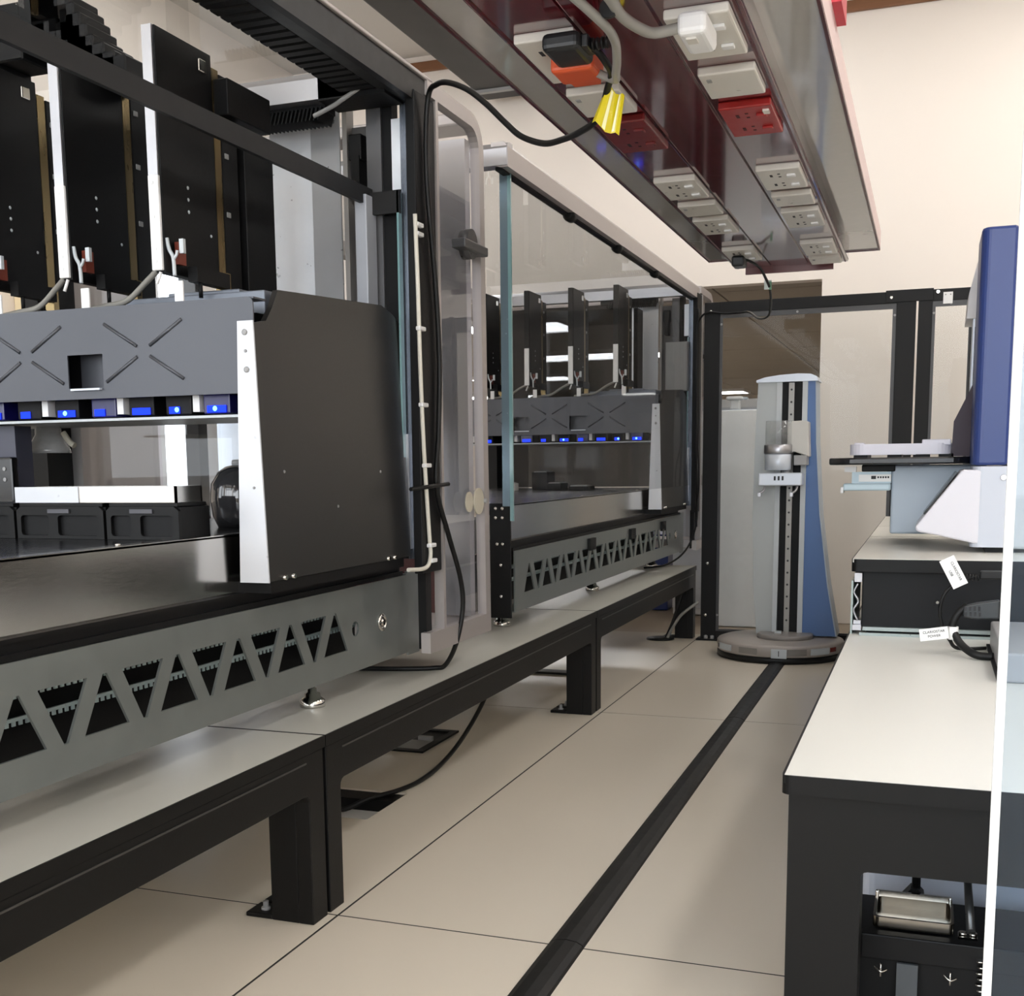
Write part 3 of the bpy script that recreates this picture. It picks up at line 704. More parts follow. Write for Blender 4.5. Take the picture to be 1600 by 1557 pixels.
# things on the decks
for k, (x0, x1) in enumerate(((-1.726, -1.534), (-1.978, -1.734), (-2.23, -1.986))):
    t = thing('deck_carrier', ((x0+x1)/2, 2.25, 0.944), ['black plate carrier on the near deck, nearest the white bracket', 'black plate carrier on the near deck, under the bright end of the steel tray', 'black plate carrier on the near deck, at the left edge of the photo'][k], 'carrier', 'black carriers on the near deck')
    mb = MB(); mb.sheet([(x0, 0.9445), (x1, 0.9445), (x1, 1.008), (x1-0.012, 1.018), (x0+0.012, 1.018), (x0, 1.008)], [rrect(x0+0.012, (x0+x1)/2-0.03, 0.952, 0.998, 0.008), rrect((x0+x1)/2-0.005, x1-0.015, 0.952, 0.998, 0.008)], XZ(2.19), (0, 0.01, 0))
    mb.build('front_frame', BLACK, t)
    bx(x0, x1, 2.20, 2.31, 0.9445, 1.016).build('body', MATTE, t)
    bx(x0+0.004, x1-0.006, 2.196, 2.31, 1.0165, 1.0255, bev=0.002).build('top_plate', BLACK, t)
    bx((x0+x1)/2-0.03, (x0+x1)/2+0.03, 2.186, 2.1895, 1.003, 1.012).build('label_holder', mat('holder_dark', rgb(70, 70, 76), 0.4), t)
t = thing('steel_tray', (-1.77, 2.25, 1.026), 'shiny steel lid tray on the black carriers of the near deck', 'tray')
mb = MB(); mb.box(-1.99, -1.548, 2.205, 2.210, 1.0262, 1.062); mb.box(-1.99, -1.548, 2.30, 2.305, 1.0262, 1.062); mb.box(-1.99, -1.985, 2.205, 2.305, 1.0262, 1.062); mb.box(-1.553, -1.548, 2.205, 2.305, 1.0262, 1.062); mb.box(-1.985, -1.553, 2.21, 2.30, 1.0262, 1.031)
mb.build('tray_wall', STEEL, t)
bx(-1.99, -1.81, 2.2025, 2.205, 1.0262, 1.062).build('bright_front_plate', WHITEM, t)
t = thing('black_tower', (-2.24, 2.46, 0.9445), 'black upright block with four screws at left edge, on the near deck', 'deck module')
bx(-2.32, -2.185, 2.415, 2.44, 0.9445, 1.135, bev=0.006).build('front_plate', GLOSSB, t)
bx(-2.32, -2.192, 2.44, 2.5, 0.9445, 1.214).build('body', mat('dark_blue_grey', rgb(58, 60, 76), 0.4), t)
for (x, z) in ((-2.245, 1.105), (-2.210, 1.105), (-2.245, 1.078), (-2.210, 1.078)):
    MB().lathe([(0.005, 0), (0.005, -0.002)], (x, 2.415, z), 12, axis='Y').build('screw', GREYP, t)
t = thing('white_funnel', (-2.24, 2.62, 1.145), 'translucent white cone hanging under the near arm, left side', 'funnel')
MB().lathe([(0.058, 0.0), (0.055, 0.012), (0.034, 0.050), (0.034, 0.07)], (-2.24, 2.62, 1.146), 28).build('cone', glass('milky_plastic', (0.9, 0.9, 0.9), haze=0.35), t)
MB().tube([(-2.19, 2.62, 1.20), (-2.17, 2.62, 1.175), (-2.155, 2.62, 1.165)], 0.008).build('spout', LATCH, t)
t = thing('glossy_flask', (-1.715, 2.72, 0.944), 'dark glossy rounded flask on the near deck, half hidden by the white bracket', 'flask')
MB().lathe([(0.055, 0.0005), (0.068, 0.03), (0.074, 0.075), (0.070, 0.115), (0.052, 0.145), (0.03, 0.160), (0.012, 0.164)], (-1.715, 2.72, 0.944), 32).build('body', mat('dark_glass', rgb(50, 50, 52), 0.08, coat=0.8), t)
MB().lathe([(0.014, 0.1645), (0.013, 0.176), (0.008, 0.178)], (-1.715, 2.72, 0.944), 24).build('cap', GREYP, t)
for (x0, x1, y0, y1, z, m_, lab) in ((-2.27, -2.17, 6.9, 7.05, 1.05, BLACK, 'small black block on the far deck, tallest there'),
                               (-2.13, -2.04, 6.75, 6.9, 0.985, BLACK, 'flat black holder on the far deck, beside the small black block'),
                               (-1.98, -1.86, 6.7, 6.85, 0.968, MATTE, 'low black plate on the far deck, nearest its bracket'),
                               (-2.33, -2.28, 6.6, 6.68, 0.99, WHITE, 'little white cap on the far deck, left of the small black block')):
    t = thing('deck_module', ((x0+x1)/2, (y0+y1)/2, 0.944), lab, 'deck module')
    bx(x0, x1, y0, y1, 0.9445, z, bev=0.003).build('body', m_, t)
    bx(x0+0.01, x1-0.01, y0+0.01, y1-0.01, z, z+0.006).build('top_insert', GREYP, t)
t = thing('maroon_crate', (-1.95, 4.1, 0.4545), 'dark red crate standing behind the hood of the near machine', 'crate')
bx(-2.05, -1.72, 3.92, 4.12, 0.4555, 0.80, bev=0.006).build('body', mat('maroon_card', rgb(86, 30, 28), 0.6), t)
bx(-2.06, -1.71, 3.91, 4.13, 0.80, 0.83, bev=0.004).build('lid', mat('dark_lid', rgb(40, 36, 38), 0.5), t)

# ================================================================== overhead service box
t = thing('service_box', (-0.62, 2.4, 1.985), 'long maroon overhead service box with grey side wings and rows of sockets', 'service box')
Y0, Y1 = -1.2, 5.755
bx(-1.002, -0.862, Y0, Y1, 2.036, 2.10).build('wing', WING, t)
bx(-0.388, -0.247, Y0, Y1, 2.036, 2.11).build('wing', WING, t)
mb = MB(); mb.box(-1.010, -1.002, Y0, Y1+0.004, 2.030, 2.102); mb.box(-0.252, -0.244, Y0, Y1+0.004, 2.030, 2.036); mb.box(-1.002, -0.87, Y1, Y1+0.004, 2.030, 2.10); mb.box(-0.38, -0.244, Y1, Y1+0.004, 2.030, 2.11)
mb.build('edge_strip', MAROOND, t)
bx(-0.247, -0.243, Y0, Y1, 2.037, 2.112).build('side_strip', PINK, t)
bx(-0.874, -0.374, Y0, 5.70, 1.990, 2.20).build('trunk', MAROON, t)
for (a, b) in ((-0.872, -0.713), (-0.707, -0.549), (-0.543, -0.376)):
    bx(a, b, Y0, 5.695, 1.983, 1.9895, bev=0.0015).build('bottom_panel', MAROON, t)
mb = MB()
for x in (-0.862, -0.388): mb.box(x-0.003, x+0.003, Y0, 5.69, 1.9805, 1.983)
mb.build('bead', MAROOND, t)
bx(-0.83, -0.44, 5.70, 5.715, 1.955, 2.02).build('end_plate', mat('end_plate_maroon', rgb(110, 66, 68), 0.3), t)
def socket(x0, x1, y0, y1, m, kind='twin', name='socket'):
    z = 1.983
    s = bx(x0, x1, y0, y1, z-0.020, z, bev=0.004).build(name, m, t)
    zc = z - 0.0205; w = x1 - x0
    dark = INK if m is not REDD else mat('dark_red_slot', rgb(60, 10, 10), 0.5)
    ns = 2 if kind == 'twin' else 1
    if kind == 'blank':
        bx(x0+w*0.12, x0+w*0.2, y0+0.03, y0+0.05, zc-0.002, zc).build('indicator', GREYP, s); return s
    mb = MB()
    for k in range(ns):
        yc = y0 + (y1-y0)*(0.5 if ns == 1 else (0.27 + 0.46*k))
        xl = x0 + w*0.30; h = (y1-y0)/ns
        mb.box(xl-0.004, xl+0.004, yc-h*0.10, yc+h*0.10, zc-0.0003, zc+0.0005); mb.box(xl+0.02, xl+0.028, yc-h*0.17, yc-h*0.10, zc-0.0003, zc+0.0005); mb.box(xl+0.02, xl+0.028, yc+h*0.10, yc+h*0.17, zc-0.0003, zc+0.0005)
        bx(x0+w*0.66, x0+w*0.86, yc-h*0.09, yc+h*0.09, zc-0.006, zc+0.0005, bev=0.0015).build('rocker_switch', m if m is not SOCK else WHITE, s)
    mb.build('pin_slots', dark, s)
    return s
L = (-0.842, -0.712); Rr = (-0.525, -0.396)
socket(*L, 2.455, 2.735, SOCK); socket(*L, 2.835, 3.025, SOCK, 'blank', 'blank_plate'); socket(*L, 3.10, 3.40, mat('dimmed_red_plastic', rgb(104, 18, 18), 0.3, var=0.03))  # left red socket darkened in colour, imitating less reflection than its right twin
socket(*L, 3.79, 4.055, SOCK); socket(*L, 4.17, 4.345, SOCK, 'blank', 'blank_plate'); socket(*L, 4.44, 4.71, SOCK); socket(*L, 5.095, 5.375, SOCK)
socket(*Rr, 2.44, 2.70, SOCK); socket(*Rr, 2.81, 2.995, SOCK, 'blank', 'blank_plate'); socket(*Rr, 3.09, 3.355, REDD)
socket(*Rr, 3.765, 4.035, SOCK); socket(*Rr, 4.14, 4.305, SOCK, 'blank', 'blank_plate'); socket(*Rr, 4.41, 4.705, SOCK); socket(*Rr, 5.065, 5.35, SOCK); socket(*Rr, 5.43, 5.60, SOCK, 'blank', 'blank_plate')
bx(-0.42, -0.405, 3.12, 3.15, 1.958, 1.963).build('indicator', SOCK, t)
bx(-0.246, -0.222, 2.9, 3.06, 2.112, 4.03).build('hanger', mat('red_hanger', rgb(190, 30, 50), 0.4), t)
bx(-0.7, -0.66, 0.5, 0.56, 2.2, 4.03).build('hanger', GREYP, t)

# ================================================================== cables of the service box
def cord(name, loc, label, pts, r, m, cat='cable', group=None, n=12):
    t = thing(name, loc, label, cat, group)
    MB().tube(pts, r, n=n).build('cord', m, t)
    return t
c = cord('power_cable', (-0.78, 2.6, 1.9), 'black power cable with yellow tag, hanging from overhead socket to the near machine',
     [(-0.70, 2.46, 1.945), (-0.672, 2.47, 1.938), (-0.658, 2.5, 1.922), (-0.66, 2.56, 1.915), (-0.677, 2.6, 1.902), (-0.699, 2.64, 1.876), (-0.727, 2.68, 1.856), (-0.781, 2.74, 1.853), (-0.838, 2.8, 1.858), (-0.901, 2.85, 1.867), (-0.975, 2.9, 1.903), (-1.034, 2.95, 1.954), (-1.103, 3.0, 2.02), (-1.171, 3.04, 2.075), (-1.245, 3.09, 2.115), (-1.295, 3.13, 2.127), (-1.331, 3.16, 2.113), (-1.346, 3.17, 2.0), (-1.346, 3.175, 1.86), (-1.344, 3.215, 1.62), (-1.344, 3.235, 1.40), (-1.345, 3.222, 1.2), (-1.346, 3.20, 1.04), (-1.345, 3.28, 0.90), (-1.344, 3.37, 0.76), (-1.344, 3.39, 0.66), (-1.36, 3.37, 0.55), (-1.41, 3.40, 0.475), (-1.45, 3.40, 0.463), (-1.54, 3.36, 0.4625), (-1.66, 3.33, 0.4625), (-1.80, 3.28, 0.4625)], 0.0075, RUBBER)
mb = MB(); mb.box(-0.768, -0.688, 2.41, 2.53, 1.926, 1.9622, bev=0.012, seg=3); mb.box(-0.69, -0.675, 2.43, 2.49, 1.932, 1.957, bev=0.003)
mb.build('plug', mat('black_plug', rgb(26, 28, 30), 0.35), c)
mb = MB()
for k in range(5): mb.lathe([(0.011, k*0.01), (0.013, k*0.01+0.003), (0.011, k*0.01+0.006)], (-0.685, 2.46, 1.944), 12, axis='X')
mb.build('strain_relief', RUBBER, c)
mb = MB()
ctr = [Vector((-0.685, 2.62, 1.911)), Vector((-0.647, 2.62, 1.884)), Vector((-0.659, 2.62, 1.803)), Vector((-0.718, 2.62, 1.837))]
E_ = 6
for s in range(E_):
    a, b = s/E_, (s+1)/E_
    f = lambda u, v: ctr[0].lerp(ctr[1], u).lerp(ctr[3].lerp(ctr[2], u), v) + Vector((0, -0.012*math.sin(u*6.0), 0.006*math.sin(u*9)))
    mb.prism([f(a, 0), f(b, 0), f(b, 1), f(a, 1)], (0, 0.004, 0.001))
mb.build('yellow_tag', YELLOW, c)
mb = MB()
for a in (0.38, 0.68):
    f = lambda u, v: ctr[0].lerp(ctr[1], u).lerp(ctr[3].lerp(ctr[2], u), v) + Vector((0, -0.012*math.sin(u*6.0)-0.002, 0.006*math.sin(u*9)))
    mb.prism([f(a, 0.02), f(a+0.07, 0.02), f(a+0.11, 0.97), f(a+0.02, 0.97)], (0, -0.001, 0))
mb.build('tag_stripe', YELLOWL, c)

c = cord('grey_cable', (-0.6, 2.2, 1.93), 'thick grey cable running to the white plug in the right overhead socket',
     [(-0.645, 1.76, 1.986), (-0.645, 1.80, 1.965), (-0.635, 1.90, 1.955), (-0.60, 2.05, 1.945), (-0.575, 2.20, 1.935), (-0.568, 2.28, 1.925), (-0.55, 2.36, 1.925), (-0.53, 2.40, 1.928), (-0.485, 2.42, 1.938)], 0.0105, GREYC)
mb = MB(); mb.box(-0.490, -0.432, 2.40, 2.53, 1.918, 1.9622, bev=0.012, seg=3); mb.build('plug', WHITE, c)
bx(-0.475, -0.455, 2.42, 2.45, 1.914, 1.919).build('fuse_cover', SOCK, c)
c = cord('grey_cable', (-0.66, 2.5, 1.9), 'grey cable bending down to the orange plug in the left overhead socket',
     [(-0.74, 1.76, 1.986), (-0.74, 1.80, 1.965), (-0.72, 1.90, 1.955), (-0.66, 2.08, 1.945), (-0.605, 2.25, 1.915), (-0.60, 2.35, 1.91), (-0.62, 2.45, 1.905), (-0.64, 2.52, 1.90), (-0.655, 2.57, 1.905), (-0.70, 2.59, 1.93)], 0.009, GREYC)
mb = MB(); mb.box(-0.785, -0.690, 2.525, 2.62, 1.920, 1.9622, bev=0.010, seg=3); mb.prism([(-0.78, 2.61, 1.96), (-0.70, 2.61, 1.96), (-0.715, 2.685, 1.96), (-0.775, 2.685, 1.96)], (0, 0, -0.025)); mb.build('plug', ORANGE, c)
MB().lathe([(0.017, -0.006), (0.017, 0.006)], (-0.585, 2.25, 1.930), 16, axis='Y').build('cable_tie', RUBBER, c)

c = cord('power_cable', (-0.74, 5.4, 1.9), 'thin black cable with small white tag, hanging from the far end of the service box',
     [(-0.78, 5.26, 1.955), (-0.745, 5.30, 1.945), (-0.72, 5.38, 1.93), (-0.708, 5.46, 1.90), (-0.702, 5.56, 1.87), (-0.715, 5.72, 1.83), (-0.76, 6.0, 1.80), (-0.86, 6.4, 1.835), (-0.98, 6.9, 1.93), (-1.08, 7.20, 1.965), (-1.18, 7.245, 1.972), (-1.262, 7.255, 1.985), (-1.315, 7.27, 1.962), (-1.342, 7.29, 1.88), (-1.345, 7.31, 1.6), (-1.348, 7.33, 1.2), (-1.34, 7.335, 0.95), (-1.342, 7.33, 0.72), (-1.40, 7.31, 0.56), (-1.50, 7.24, 0.475), (-1.62, 7.12, 0.46)], 0.0058, RUBBER)
mb = MB(); mb.box(-0.818, -0.765, 5.20, 5.29, 1.918, 1.962, bev=0.010, seg=3); mb.build('plug', mat('black_plug', rgb(26, 28, 30), 0.35), c)
bx(-0.724, -0.693, 5.545, 5.551, 1.862, 1.902).build('white_tag', mat('pale_tag', rgb(222, 232, 226), 0.3), c)
bx(-0.702, -0.692, 5.544, 5.55, 1.860, 1.895).build('green_tape', mat('green_tape', rgb(110, 160, 130), 0.4), c)
for i, dy in enumerate((0.0, 0.028)):
    cord('hanging_cable', (-1.35, 7.3, 0.9), ['black cable looping down the far machine corner post, outer strand', 'black cable looping down the far machine corner post, inner strand'][i],
         [(-1.347, 7.34+dy, 2.02), (-1.346, 7.345+dy, 1.6), (-1.344, 7.35+dy, 1.25), (-1.325-0.02*i, 7.30+dy, 1.08), (-1.322-0.02*i, 7.29+dy, 0.95), (-1.345, 7.33+dy, 0.8), (-1.346, 7.34+dy, 0.70)], 0.005, RUBBER)

# white signal cable clipped to the near machine's post
c = cord('signal_cable', (-1.345, 3.15, 0.9), 'thin white cable clipped down the black post of the near machine',
     [(-1.349, 3.09, 1.785), (-1.349, 3.10, 1.6), (-1.349, 3.105, 1.4), (-1.349, 3.12, 1.15), (-1.349, 3.148, 0.90), (-1.349, 3.155, 0.845), (-1.350, 3.14, 0.815), (-1.352, 3.10, 0.806), (-1.36, 3.02, 0.81)], 0.006, WHITEC)
for (y, z) in ((3.10, 1.76), (3.10, 1.735), (3.102, 1.48), (3.11, 1.27), (3.125, 1.10), (3.15, 0.87), (3.155, 0.825)):
    MB().box(-1.356, -1.341, y-0.008, y+0.034, z-0.006, z+0.006, bev=0.003).build('cable_clip', WHITE, c)
tag(MB().cyl((-1.352, 3.03, 1.035), (-1.330, 3.255, 1.045), 0.006, n=10).build('cable_tie', RUBBER), 'black strap across the post cables of the near machine', 'strap')

# cable under the middle bench into the floor hole
cord('floor_cable', (-1.7, 4.0, 0.0), 'black cable drooping under the middle bench into the floor hole',
     [(-1.60, 4.55, 0.42), (-1.595, 4.42, 0.33), (-1.60, 4.25, 0.19), (-1.61, 4.05, 0.085), (-1.615, 3.85, 0.03), (-1.625, 3.68, 0.0095), (-1.65, 3.55, 0.006), (-1.72, 3.445, -0.004), (-1.78, 3.40, -0.03), (-1.86, 3.37, -0.035)], 0.0085, RUBBER)
# grommet disc with cables at the far bench end
t = thing('cable_grommet', (-1.545, 7.26, 0), 'flat black grommet disc on floor at the far bench end, cables rising from it', 'grommet')
MB().lathe([(0.088, 0.0005), (0.086, 0.010), (0.03, 0.014)], (-1.545, 7.26, 0), 36).build('disc', BLACK, t)
MB().tube([(-1.50, 7.25, 0.01), (-1.47, 7.25, 0.07), (-1.42, 7.25, 0.15), (-1.365, 7.25, 0.20), (-1.31, 7.27, 0.24)], 0.009).build('cable', GREYC, t)
MB().tube([(-1.51, 7.26, 0.01), (-1.475, 7.255, 0.09), (-1.44, 7.25, 0.19), (-1.415, 7.25, 0.27), (-1.40, 7.25, 0.33), (-1.40, 7.25, 0.40)], 0.010).build('cable', RUBBER, t)

# ================================================================== black glazed frame at the end of the aisle
def panel_frame(x0, x1, label, z0=0.01, z1=2.045, wl=0.093, wr=0.062, extra=False):
    t = thing('glazed_frame', ((x0+x1)/2, 7.33, 0), label, 'glazed door', 'black glazed frames across the aisle end')
    y0, y1 = 7.29, 7.34
    bx(x0, x0+wl, y0, y1, z0, z1, bev=0.002).build('post', BLACK, t)
    bx(x1-wr, x1, y0, y1, z0, z1, bev=0.002).build('post', BLACK, t)
    bx(x0+wl, x1-wr, y0, y1, z1-0.065, z1, bev=0.002).build('rail', BLACK, t)
    bx(x0+wl, x1-wr, y0, y1, z0, z0+0.05, bev=0.002).build('rail', BLACK, t)
    a, b = x0+wl, x1-wr
    mb = MB(); mb.sheet([(a, z0+0.05), (b, z0+0.05), (b, z1-0.065), (a, z1-0.065)], [[(a+0.016, z0+0.062), (b-0.02, z0+0.062), (b-0.02, z1-0.095), (a+0.016, z1-0.095)]], XZ(y0+0.006), (0, 0.012, 0))
    mb.build('glazing_bead', mat('bead_dark', rgb(62, 62, 64), 0.4), t)
    bx(a+0.003, b-0.003, y0+0.02, y0+0.026, z0+0.053, z1-0.068).build('pane', GDOOR, t)
    mb = MB()
    for (x, z) in ((a+0.008, z1-0.13), (b-0.008, z1-0.13), (a+0.008, 0.16), (b-0.01, 1.0), (a+(b-a)*0.45, z1-0.08)):
        mb.lathe([(0.007, 0), (0.006, -0.004)], (x, y0+0.006, z), 10, axis='Y')
    mb.build('bead_screw', GREYP, t)
    return t, y0
t, y0 = panel_frame(-1.300, -0.105, 'black glazed frame left of the aisle end, robot column in front of it', wr=0.105)
for (x, z) in ((-1.262, 1.99), (-0.24, 2.012), (-1.262, 0.48), (-1.27, 0.16)):
    MB().lathe([(0.011, 0), (0.009, -0.006), (0.004, -0.007)], (x, y0, z), 16, axis='Y').build('bolt', CHROME, t)
bx(-1.325, -1.195, 7.27, 7.36, 0.0, 0.012, bev=0.002).build('foot_plate', BLACK, t)
for x in (-1.265, -1.225): MB().lathe([(0.012, 0.012), (0.012, 0.03), (0.005, 0.034)], (x, 7.28, 0), 12).build('foot_bolt', GREYP, t)
bx(-0.27, -0.015, y0-0.006, y0, 1.985, 2.052, bev=0.002).build('joint_plate', BLACK, t)
t, y0 = panel_frame(-0.093, 0.30, 'black glazed frame right of the aisle end, half hidden by the blue column', wl=0.075, wr=0.105)
tg = bx(0.036, 0.086, y0-0.004, y0, 1.962, 2.026, bev=0.001).build('white_plate', WHITE, t)
mb = MB()
for x in (0.048, 0.074): mb.lathe([(0.004, 0), (0.003, -0.002)], (x, y0-0.004, 2.012), 10, axis='Y')
mb.build('plate_screw', GREYP, tg)
MB().lathe([(0.011, 0), (0.009, -0.006)], (0.008, y0, 2.03), 16, axis='Y').build('bolt', CHROME, t)
bx(0.185, 0.20, 7.24, 7.29, 0.02, 2.05).build('hinge_bar', BLACK, t)

# ================================================================== robot column
t = thing('robot_column', (-0.765, 6.89, 0), 'grey and blue robot column on round base, number 1 plate, end of the aisle', 'robot')
cx, cy = -0.765, 6.845
MB().lathe([(0.335, 0.0005), (0.352, 0.004), (0.352, 0.030), (0.345, 0.036)], (cx, cy, 0), 64).build('skirt', RUBBER, t)
GBASE = mat('base_grey', rgb(160, 152, 146), 0.4, var=0.02)
MB().lathe([(0.345, 0.036), (0.352, 0.042), (0.352, 0.088), (0.346, 0.096), (0.33, 0.102), (0.15, 0.108)], (cx, cy, 0), 64).build('base', GBASE, t)
MB().lathe([(0.155, 0.106), (0.155, 0.126), (0.146, 0.132)], (cx+0.03, cy-0.03, 0), 48).build('turntable', mat('turntable_grey', rgb(140, 134, 130), 0.4), t)
def on_base(a0, a1, z0, z1, r=0.3535):
    mb = MB(); n = 6
    P = [(cx+r*math.cos(math.radians(a0+(a1-a0)*i/n)), cy+r*math.sin(math.radians(a0+(a1-a0)*i/n))) for i in range(n+1)]
    Q = [(cx+(r-0.006)*math.cos(math.radians(a0+(a1-a0)*i/n)), cy+(r-0.006)*math.sin(math.radians(a0+(a1-a0)*i/n))) for i in range(n+1)]
    mb.prism([(x, y, z0) for x, y in P + Q[::-1]], (0, 0, z1-z0)); return mb
for (a0, a1, m_) in ((238, 256, GREYP), (281, 300, GREYP), (207, 228, LGREY), (304, 324, LGREY)):
    on_base(a0, a1, 0.050, 0.084, 0.355 if m_ is GREYP else 0.357).build('rim_panel', m_ if m_ is LGREY else mat('rim_recess', rgb(128, 124, 120), 0.4), t)
on_base(326, 334, 0.058, 0.082, 0.356).build('red_lens', mat('dark_red_lens', rgb(110, 20, 20), 0.2), t)
on_base(203, 206, 0.055, 0.075, 0.356).build('connector', MATTE, t)
np_ = bx(-0.772, -0.688, cy-0.3605, cy-0.3545, 0.035, 0.085, bev=0.002).build('number_plate', LGREY, t)
text('1', 0.044, Matrix.Translation((-0.731, cy-0.3612, 0.060)) @ Matrix.Rotation(math.radians(90), 4, 'X'), 'number', INK, np_)
# column body, y from 6.80 (front) to 7.08
zs = (0.115, 0.40, 0.80, 1.20, 1.54)
left = (-0.900, -0.922, -0.934, -0.928, -0.915)
def strip(xa, xb, ya, yb, m_, name):
    """vertical strip whose left / right edges follow the profiles xa, xb at heights zs"""
    mb = MB()
    pts = [(x, ya, z) for x, z in zip(xa, zs)] + [(x, ya, z) for x, z in reversed(list(zip(xb, zs)))]
    mb.prism(pts, (0, yb-ya, 0)); return mb.build(name, m_, t)
k = lambda v: (v,)*5
COLG = mat('column_grey', rgb(168, 172, 172), 0.36, metal=0.15, var=0.015)
strip(left, k(-0.812), 6.85, 7.06, COLG, 'left_cover')
strip(k(-0.812), (-0.788, -0.786, -0.785, -0.784, -0.783), 6.842, 7.06, LGREY, 'trim')
bx(-0.786, -0.672, 6.868, 7.04, 0.115, 1.54).build('slot', MATTE, t)
bx(-0.748, -0.718, 6.850, 6.868, 0.118, 1.53).build('linear_rail', mat('rail_grey', rgb(140, 138, 134), 0.35, metal=0.4), t)
mb = MB()
for i in range(20): mb.lathe([(0.006, 0.0), (0.006, -0.001)], (-0.733, 6.85, 0.20 + i*0.068), 10, axis='Y')
mb.build('rail_hole', INK, t)
strip(k(-0.673), k(-0.645), 6.842, 7.06, LGREY, 'trim')
strip(k(-0.645), (-0.462, -0.515, -0.567, -0.595, -0.606), 6.855, 7.05, SKYBLUE, 'blue_side')
strip((-0.462, -0.515, -0.567, -0.595, -0.606), (-0.454, -0.508, -0.561, -0.589, -0.600), 6.85, 7.06, BLUEGREY, 'side_rim')
mb = MB(); pts = [(-0.924, 1.535), (-0.924, 1.548), (-0.88, 1.562), (-0.80, 1.573), (-0.70, 1.578), (-0.63, 1.574), (-0.60, 1.56), (-0.590, 1.535)]
mb.prism([(x, 6.835, z) for x, z in pts], (0, 0.235, 0)); mb.build('top_cap', SILVER, t)
# gripper carriage
h = thing  # noqa
mb = MB(); pts = [(-0.740, 1.13), (-0.740, 1.315), (-0.66, 1.318), (-0.628, 1.312), (-0.620, 1.12), (-0.70, 1.15)]
mb.prism([(x, 6.74, z) for x, z in pts], (0, 0.13, 0)); mb.build('carriage', mat('carriage_silver', rgb(196, 194, 188), 0.35), t, bevel=0.006)
bx(-0.700, -0.630, 6.72, 6.85, 1.075, 1.13, bev=0.004).build('carriage_underside', GREYP, t)
MB().lathe([(0.066, 1.05), (0.070, 1.055), (0.072, 1.135), (0.066, 1.14)], (-0.786, 6.74, 0), 40).build('cup', SILVER, t)
MB().lathe([(0.074, 1.14), (0.076, 1.145), (0.076, 1.185), (0.072, 1.19)], (-0.786, 6.74, 0), 40).build('cup_ring', ALU, t)
MB().lathe([(0.071, 1.19), (0.071, 1.318)], (-0.786, 6.74, 0), 40).build('clear_cylinder', glass('cylinder_glass', (0.86, 0.87, 0.87), haze=0.15), t)
MB().cyl((-0.745, 6.74, 1.0), (-0.745, 6.74, 1.05), 0.022, n=20).build('wrist', GREYP, t)
g = bx(-0.880, -0.648, 6.66, 6.80, 0.965, 1.035, bev=0.006).build('gripper_body', SILVER, t)
mb = MB()
for i in range(3):
    x = -0.797 + i*0.021
    mb.box(x, x+0.010, 6.6585, 6.6605, 0.995, 1.018)
mb.build('gripper_mark', INK, g)
for x in (-0.872, -0.70):
    mb = MB(); mb.tube([(x+0.025, 6.70, 0.965), (x+0.018, 6.69, 0.94), (x, 6.68, 0.925)], 0.007); mb.box(x-0.012, x+0.006, 6.67, 6.69, 0.905, 0.93, bev=0.002)
    mb.build('gripper_finger', ALU, t)
bx(-0.79, -0.752, 6.78, 6.80, 0.122, 0.145).build('cable_block', LGREY, t)

# ================================================================== right bench and what it carries
t = thing('bench', (0.35, 3.6, 0), 'white-topped black bench on the right of the aisle', 'bench')
X0, X1, Y0, Y1 = -0.237, 1.2, 2.195, 7.2
mb = MB(); mb.sheet([(X0+0.005, Y0+0.005), (X1, Y0+0.005), (X1, Y1), (X0+0.005, Y1)], [], XY(0.505), (0, 0, 0.0155)); mb.build('tabletop', mat('bench_white', rgb(224, 223, 217), 0.34, var=0.004, scale=3, rvar=0.0), t)
mb = MB(); pts = arc(X0+0.018, Y0+0.018, 0.018, 180, 270, 6) + [(X1, Y0), (X1, Y1), (X0, Y1)]
mb.prism([(x, y, 0.484) for x, y in pts], (0, 0, 0.021)); mb.prism([(x, y, 0.505) for x, y in arc(X0+0.018, Y0+0.018, 0.018, 180, 270, 6)+[(X1, Y0), (X1, Y0+0.0045), (X0+0.0045, Y0+0.0045), (X0+0.0045, Y1), (X0, Y1)]], (0, 0, 0.0152))
mb.build('edge_band', BLACK, t)
mb = MB()
def frame_sheet(a, b): 
    r = 0.012
    return [(a, 0), (a+0.133, 0), (a+0.133, 0.343-r)] + [(a+0.133+r-r*math.cos(math.radians(q)), 0.343-r+r*math.sin(math.radians(q))) for q in (30, 60, 90)] + [(b-0.133, 0.343), (b-0.133, 0), (b, 0), (b, 0.4835), (a, 0.4835)]
mb.prism([(x, 2.215, z) for x, z in frame_sheet(X0+0.012, X1-0.012)], (0, 0.03, 0)); mb.build('front_frame', BLACK, t)
bx(X0+0.012, X0+0.042, 2.245, Y1-0.03, 0.343, 0.4835).build('side_apron', BLACK, t)
bx(X0+0.012, X0+0.145, 2.245, 2.33, 0, 0.4835).build('leg', BLACK, t)
bx(X0+0.012, X0+0.145, Y1-0.12, Y1-0.03, 0, 0.4835).build('leg', BLACK, t)
bx(X1-0.145, X1-0.012, 2.245, 2.33, 0, 0.4835).build('leg', BLACK, t)
